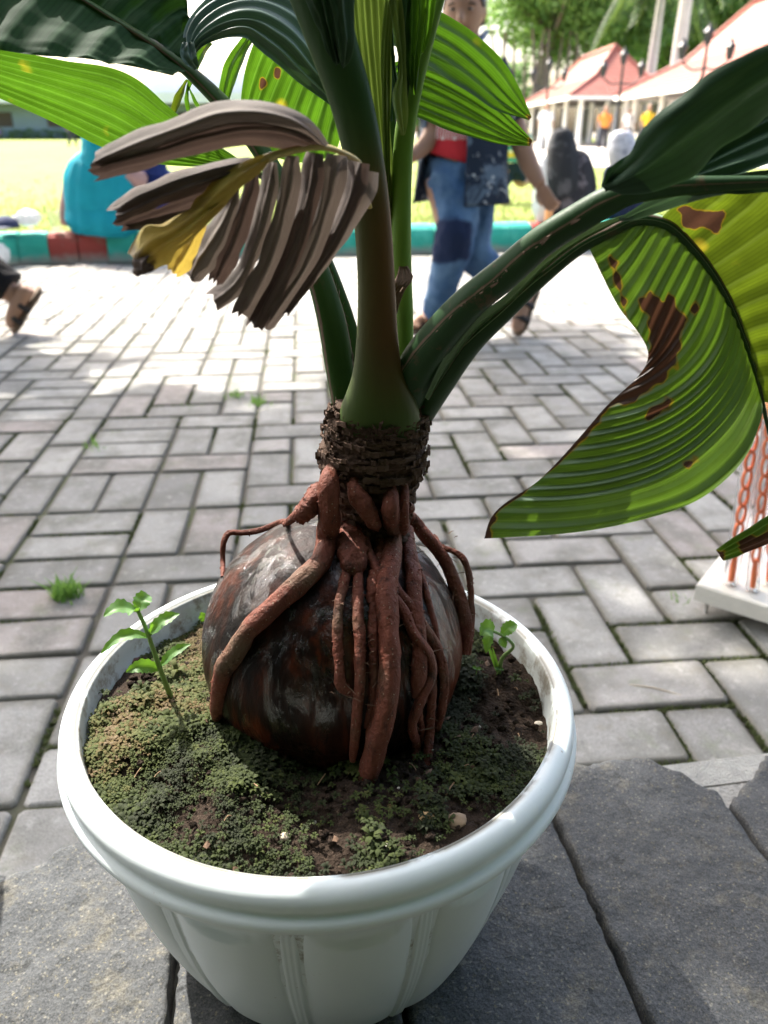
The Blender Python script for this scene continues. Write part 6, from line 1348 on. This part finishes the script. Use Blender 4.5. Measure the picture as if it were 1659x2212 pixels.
# hedge under the wall
MF_A = m_foliage('broad_tree_leaf', (.045, .105, .03), (.12, .21, .05), .4); MF_B = m_foliage('light_tree_leaf', (.085, .165, .04), (.18, .28, .07), .45)
C = np.stack([np.linspace(-84, -4, 60), np.full(60, 88.4), np.full(60, .45)], 1); v, f, t = leaf_cloud(C, np.full(60, .85), 9000, .16, 71); tag(mk('hedge', v, f, MF_A, attrs={'tint': t}, smooth=False), 'low green hedge along the foot of the grey-blue building', 'hedge')
grp = 'trees behind the pavilions'
def X(px, Y): return at(px, 285, Y)[0]
tree('big_tree', (X(1150, 66), 66, 0), 5.5, .55, (X(1185, 66), 66, 11.0), (5.2, 4.5, 5.5), 100, 1.7, 16000, .24, MF_B, 'big round light green tree left of the smaller pavilion roof', 81, limbs=14)
tree('big_tree', (X(1262, 70), 70, 0), 6, .6, (X(1275, 70), 70, 11.5), (6.5, 5, 6.2), 120, 1.8, 19000, .25, MF_A, 'big dark green tree right behind the smaller pavilion roof', 83, limbs=14)
tree('big_tree', (X(1408, 82), 82, 0), 6, .5, (X(1420, 82), 82, 9.), (6.0, 4.5, 4.6), 90, 1.9, 16000, .26, MF_B, 'pale green tree between the tall palm trunks', 85, limbs=10)
tree('big_tree', (X(1512, 78), 78, 0), 7, .5, (X(1505, 78), 78, 12.5), (4.8, 4.5, 4.0), 70, 1.6, 11000, .26, MF_A, 'tree rising behind the larger pavilion roof', 87, limbs=10)
for k, (px, Y, h_, r_, lb) in enumerate(((975, 98, 5., 3.6, 'small far tree seen between the green stalk and the boy'), (905, 104, 6., 4., 'far tree beside the fresh green stalk'), (1080, 92, 7., 4.5, 'far tree behind the boy at the lawn edge'), (700, 108, 5., 4., 'far tree behind the leaf stalks'))):
    tree('field_tree', (X(px, Y), Y, 0), 2.2, .25, (X(px, Y), Y, h_*.62), (r_, r_, h_*.38), 40, 1.2, 5000, .26, MF_B if k % 2 else MF_A, lb, 90 + k, limbs=6)
# aerial roots / trunks in the shade under the big trees
for k in range(14):
    px = 1068 + k*14 + random.uniform(-5, 5); Y = 64 + random.uniform(-2, 3); b = np.array([X(px, Y), Y, 0]); v, f, uv = sweep(spline([b - b, [random.uniform(-.3, .3), 0, 3.], [random.uniform(-.6, .6), 0, 7.]], 8), np.linspace(.16, .07, 8), n=6)
    o = mk('aerial_root', v, f, M_TRUNK, uv=uv, loc=tuple(b)); tag(o, 'thin dark hanging root in the shade under the big trees', 'root', 'hanging roots under the big trees')
# royal palms
def royal(px, Y, h_, r_, lean, label, seed):
    g = np.random.default_rng(seed); b = np.array([X(px, Y), Y, 0.]); root = empty('royal_palm', tuple(b), label, 'palm')
    path = spline([[0, 0, -.2], [lean*.3, 0, h_*.35], [lean*.7, 0, h_*.7], [lean, 0, h_]], 20); v, f, uv = sweep(path, r_*np.interp(np.linspace(0, 1, 20), [0, .15, .5, 1], [1.15, .95, 1.05, .65]), n=14); mk('trunk', v, f, M_PALE, root, uv)
    top = path[-1]
    for k in range(13):
        az = k*6.283/13 + g.uniform(-.2, .2); el = g.uniform(-.2, .9); L = 3.6; s = np.linspace(0, 1, 16); d = np.array([math.cos(az), math.sin(az), 0])
        rach = top + d*(s*L*math.cos(el*.5))[:, None] + np.array([0, 0, 1.])*(s*L*math.sin(el) - 1.9*s**2*L*.6)[:, None]; P = Part(); v, f, uv = sweep(rach, np.linspace(.05, .01, 16), n=6); P.add(v, f, uv)
        sd = np.array([-d[1], d[0], 0])
        for i in range(1, 16):
            for sg in (-1, 1):
                for e in (0, .5):
                    b_ = rach[i] if not e else (rach[i] + rach[i-1])/2; tip = b_ + sd*sg*.75*math.sin(.3 + 2.5*i/16) + d*.35 + [0, 0, -.45]; w_ = d*.045; P.add([b_ - w_, b_ + w_, (b_*.5+tip*.5) + w_ + [0, 0, .08], tip, (b_*.5+tip*.5) - w_ + [0, 0, .08]], [[0, 1, 2, 4], [4, 2, 3]])
        o = P.build('frond', MF_PALM, root, False)
n = N('palm_frond_green'); n.col((.06, .12, .03)).rough(.5); n.translucent((.12, .2, .03), .3); MF_PALM = n.m
royal(1388, 52, 9.2, .26, .15, 'tall pale palm trunk leaning slightly, behind the gap between the pavilions', 5)
royal(1441, 47, 10.5, .32, .1, 'thick whitish palm trunk rising above the larger pavilion roof', 6)
# unseen trees added behind the camera to cut the sky fill
for k, (x, y, h_, lb) in enumerate(((-5.0, -3.6, 6.2, 'unseen dense tree added behind the camera on the left to cut sky fill'), (0.6, -4.4, 6.6, 'unseen dense tree added straight behind the camera to cut sky fill'), (5.4, -2.6, 6.2, 'unseen dense tree added behind the camera on the right to cut sky fill'))):
    tree('added_tree', (x, y, 0), 2.4, .22, (x, y + .6, h_*.64), (3.6, 3.2, h_*.40), 110, 1.2, 12000, .17, MF_SH, lb, 120 + k, limbs=10)
# unseen hedge added behind the camera to darken reflections in the nut
hd = empty('added_hedge', (0, -3.0, 0), 'unseen tall hedge added behind the camera to darken reflections', 'hedge')
v, f = box((0, 0, 1.45), (15, .55, 2.9)); mk('hedge_core', v, f, plain('hedge_shade', (.02, .03, .012), .9, .4, 8), hd, smooth=False)  # hidden dark box that makes the added hedge opaque
g = np.random.default_rng(5); C = np.stack([g.uniform(-7.6, 7.6, 420), g.normal(0, .12, 420), g.uniform(.1, 3.0, 420)], 1); v, f, t = leaf_cloud(C, np.full(420, .42), 15000, .055, 9, .9); mk('foliage', v, f, MF_SH, hd, attrs={'tint': t}, smooth=False)
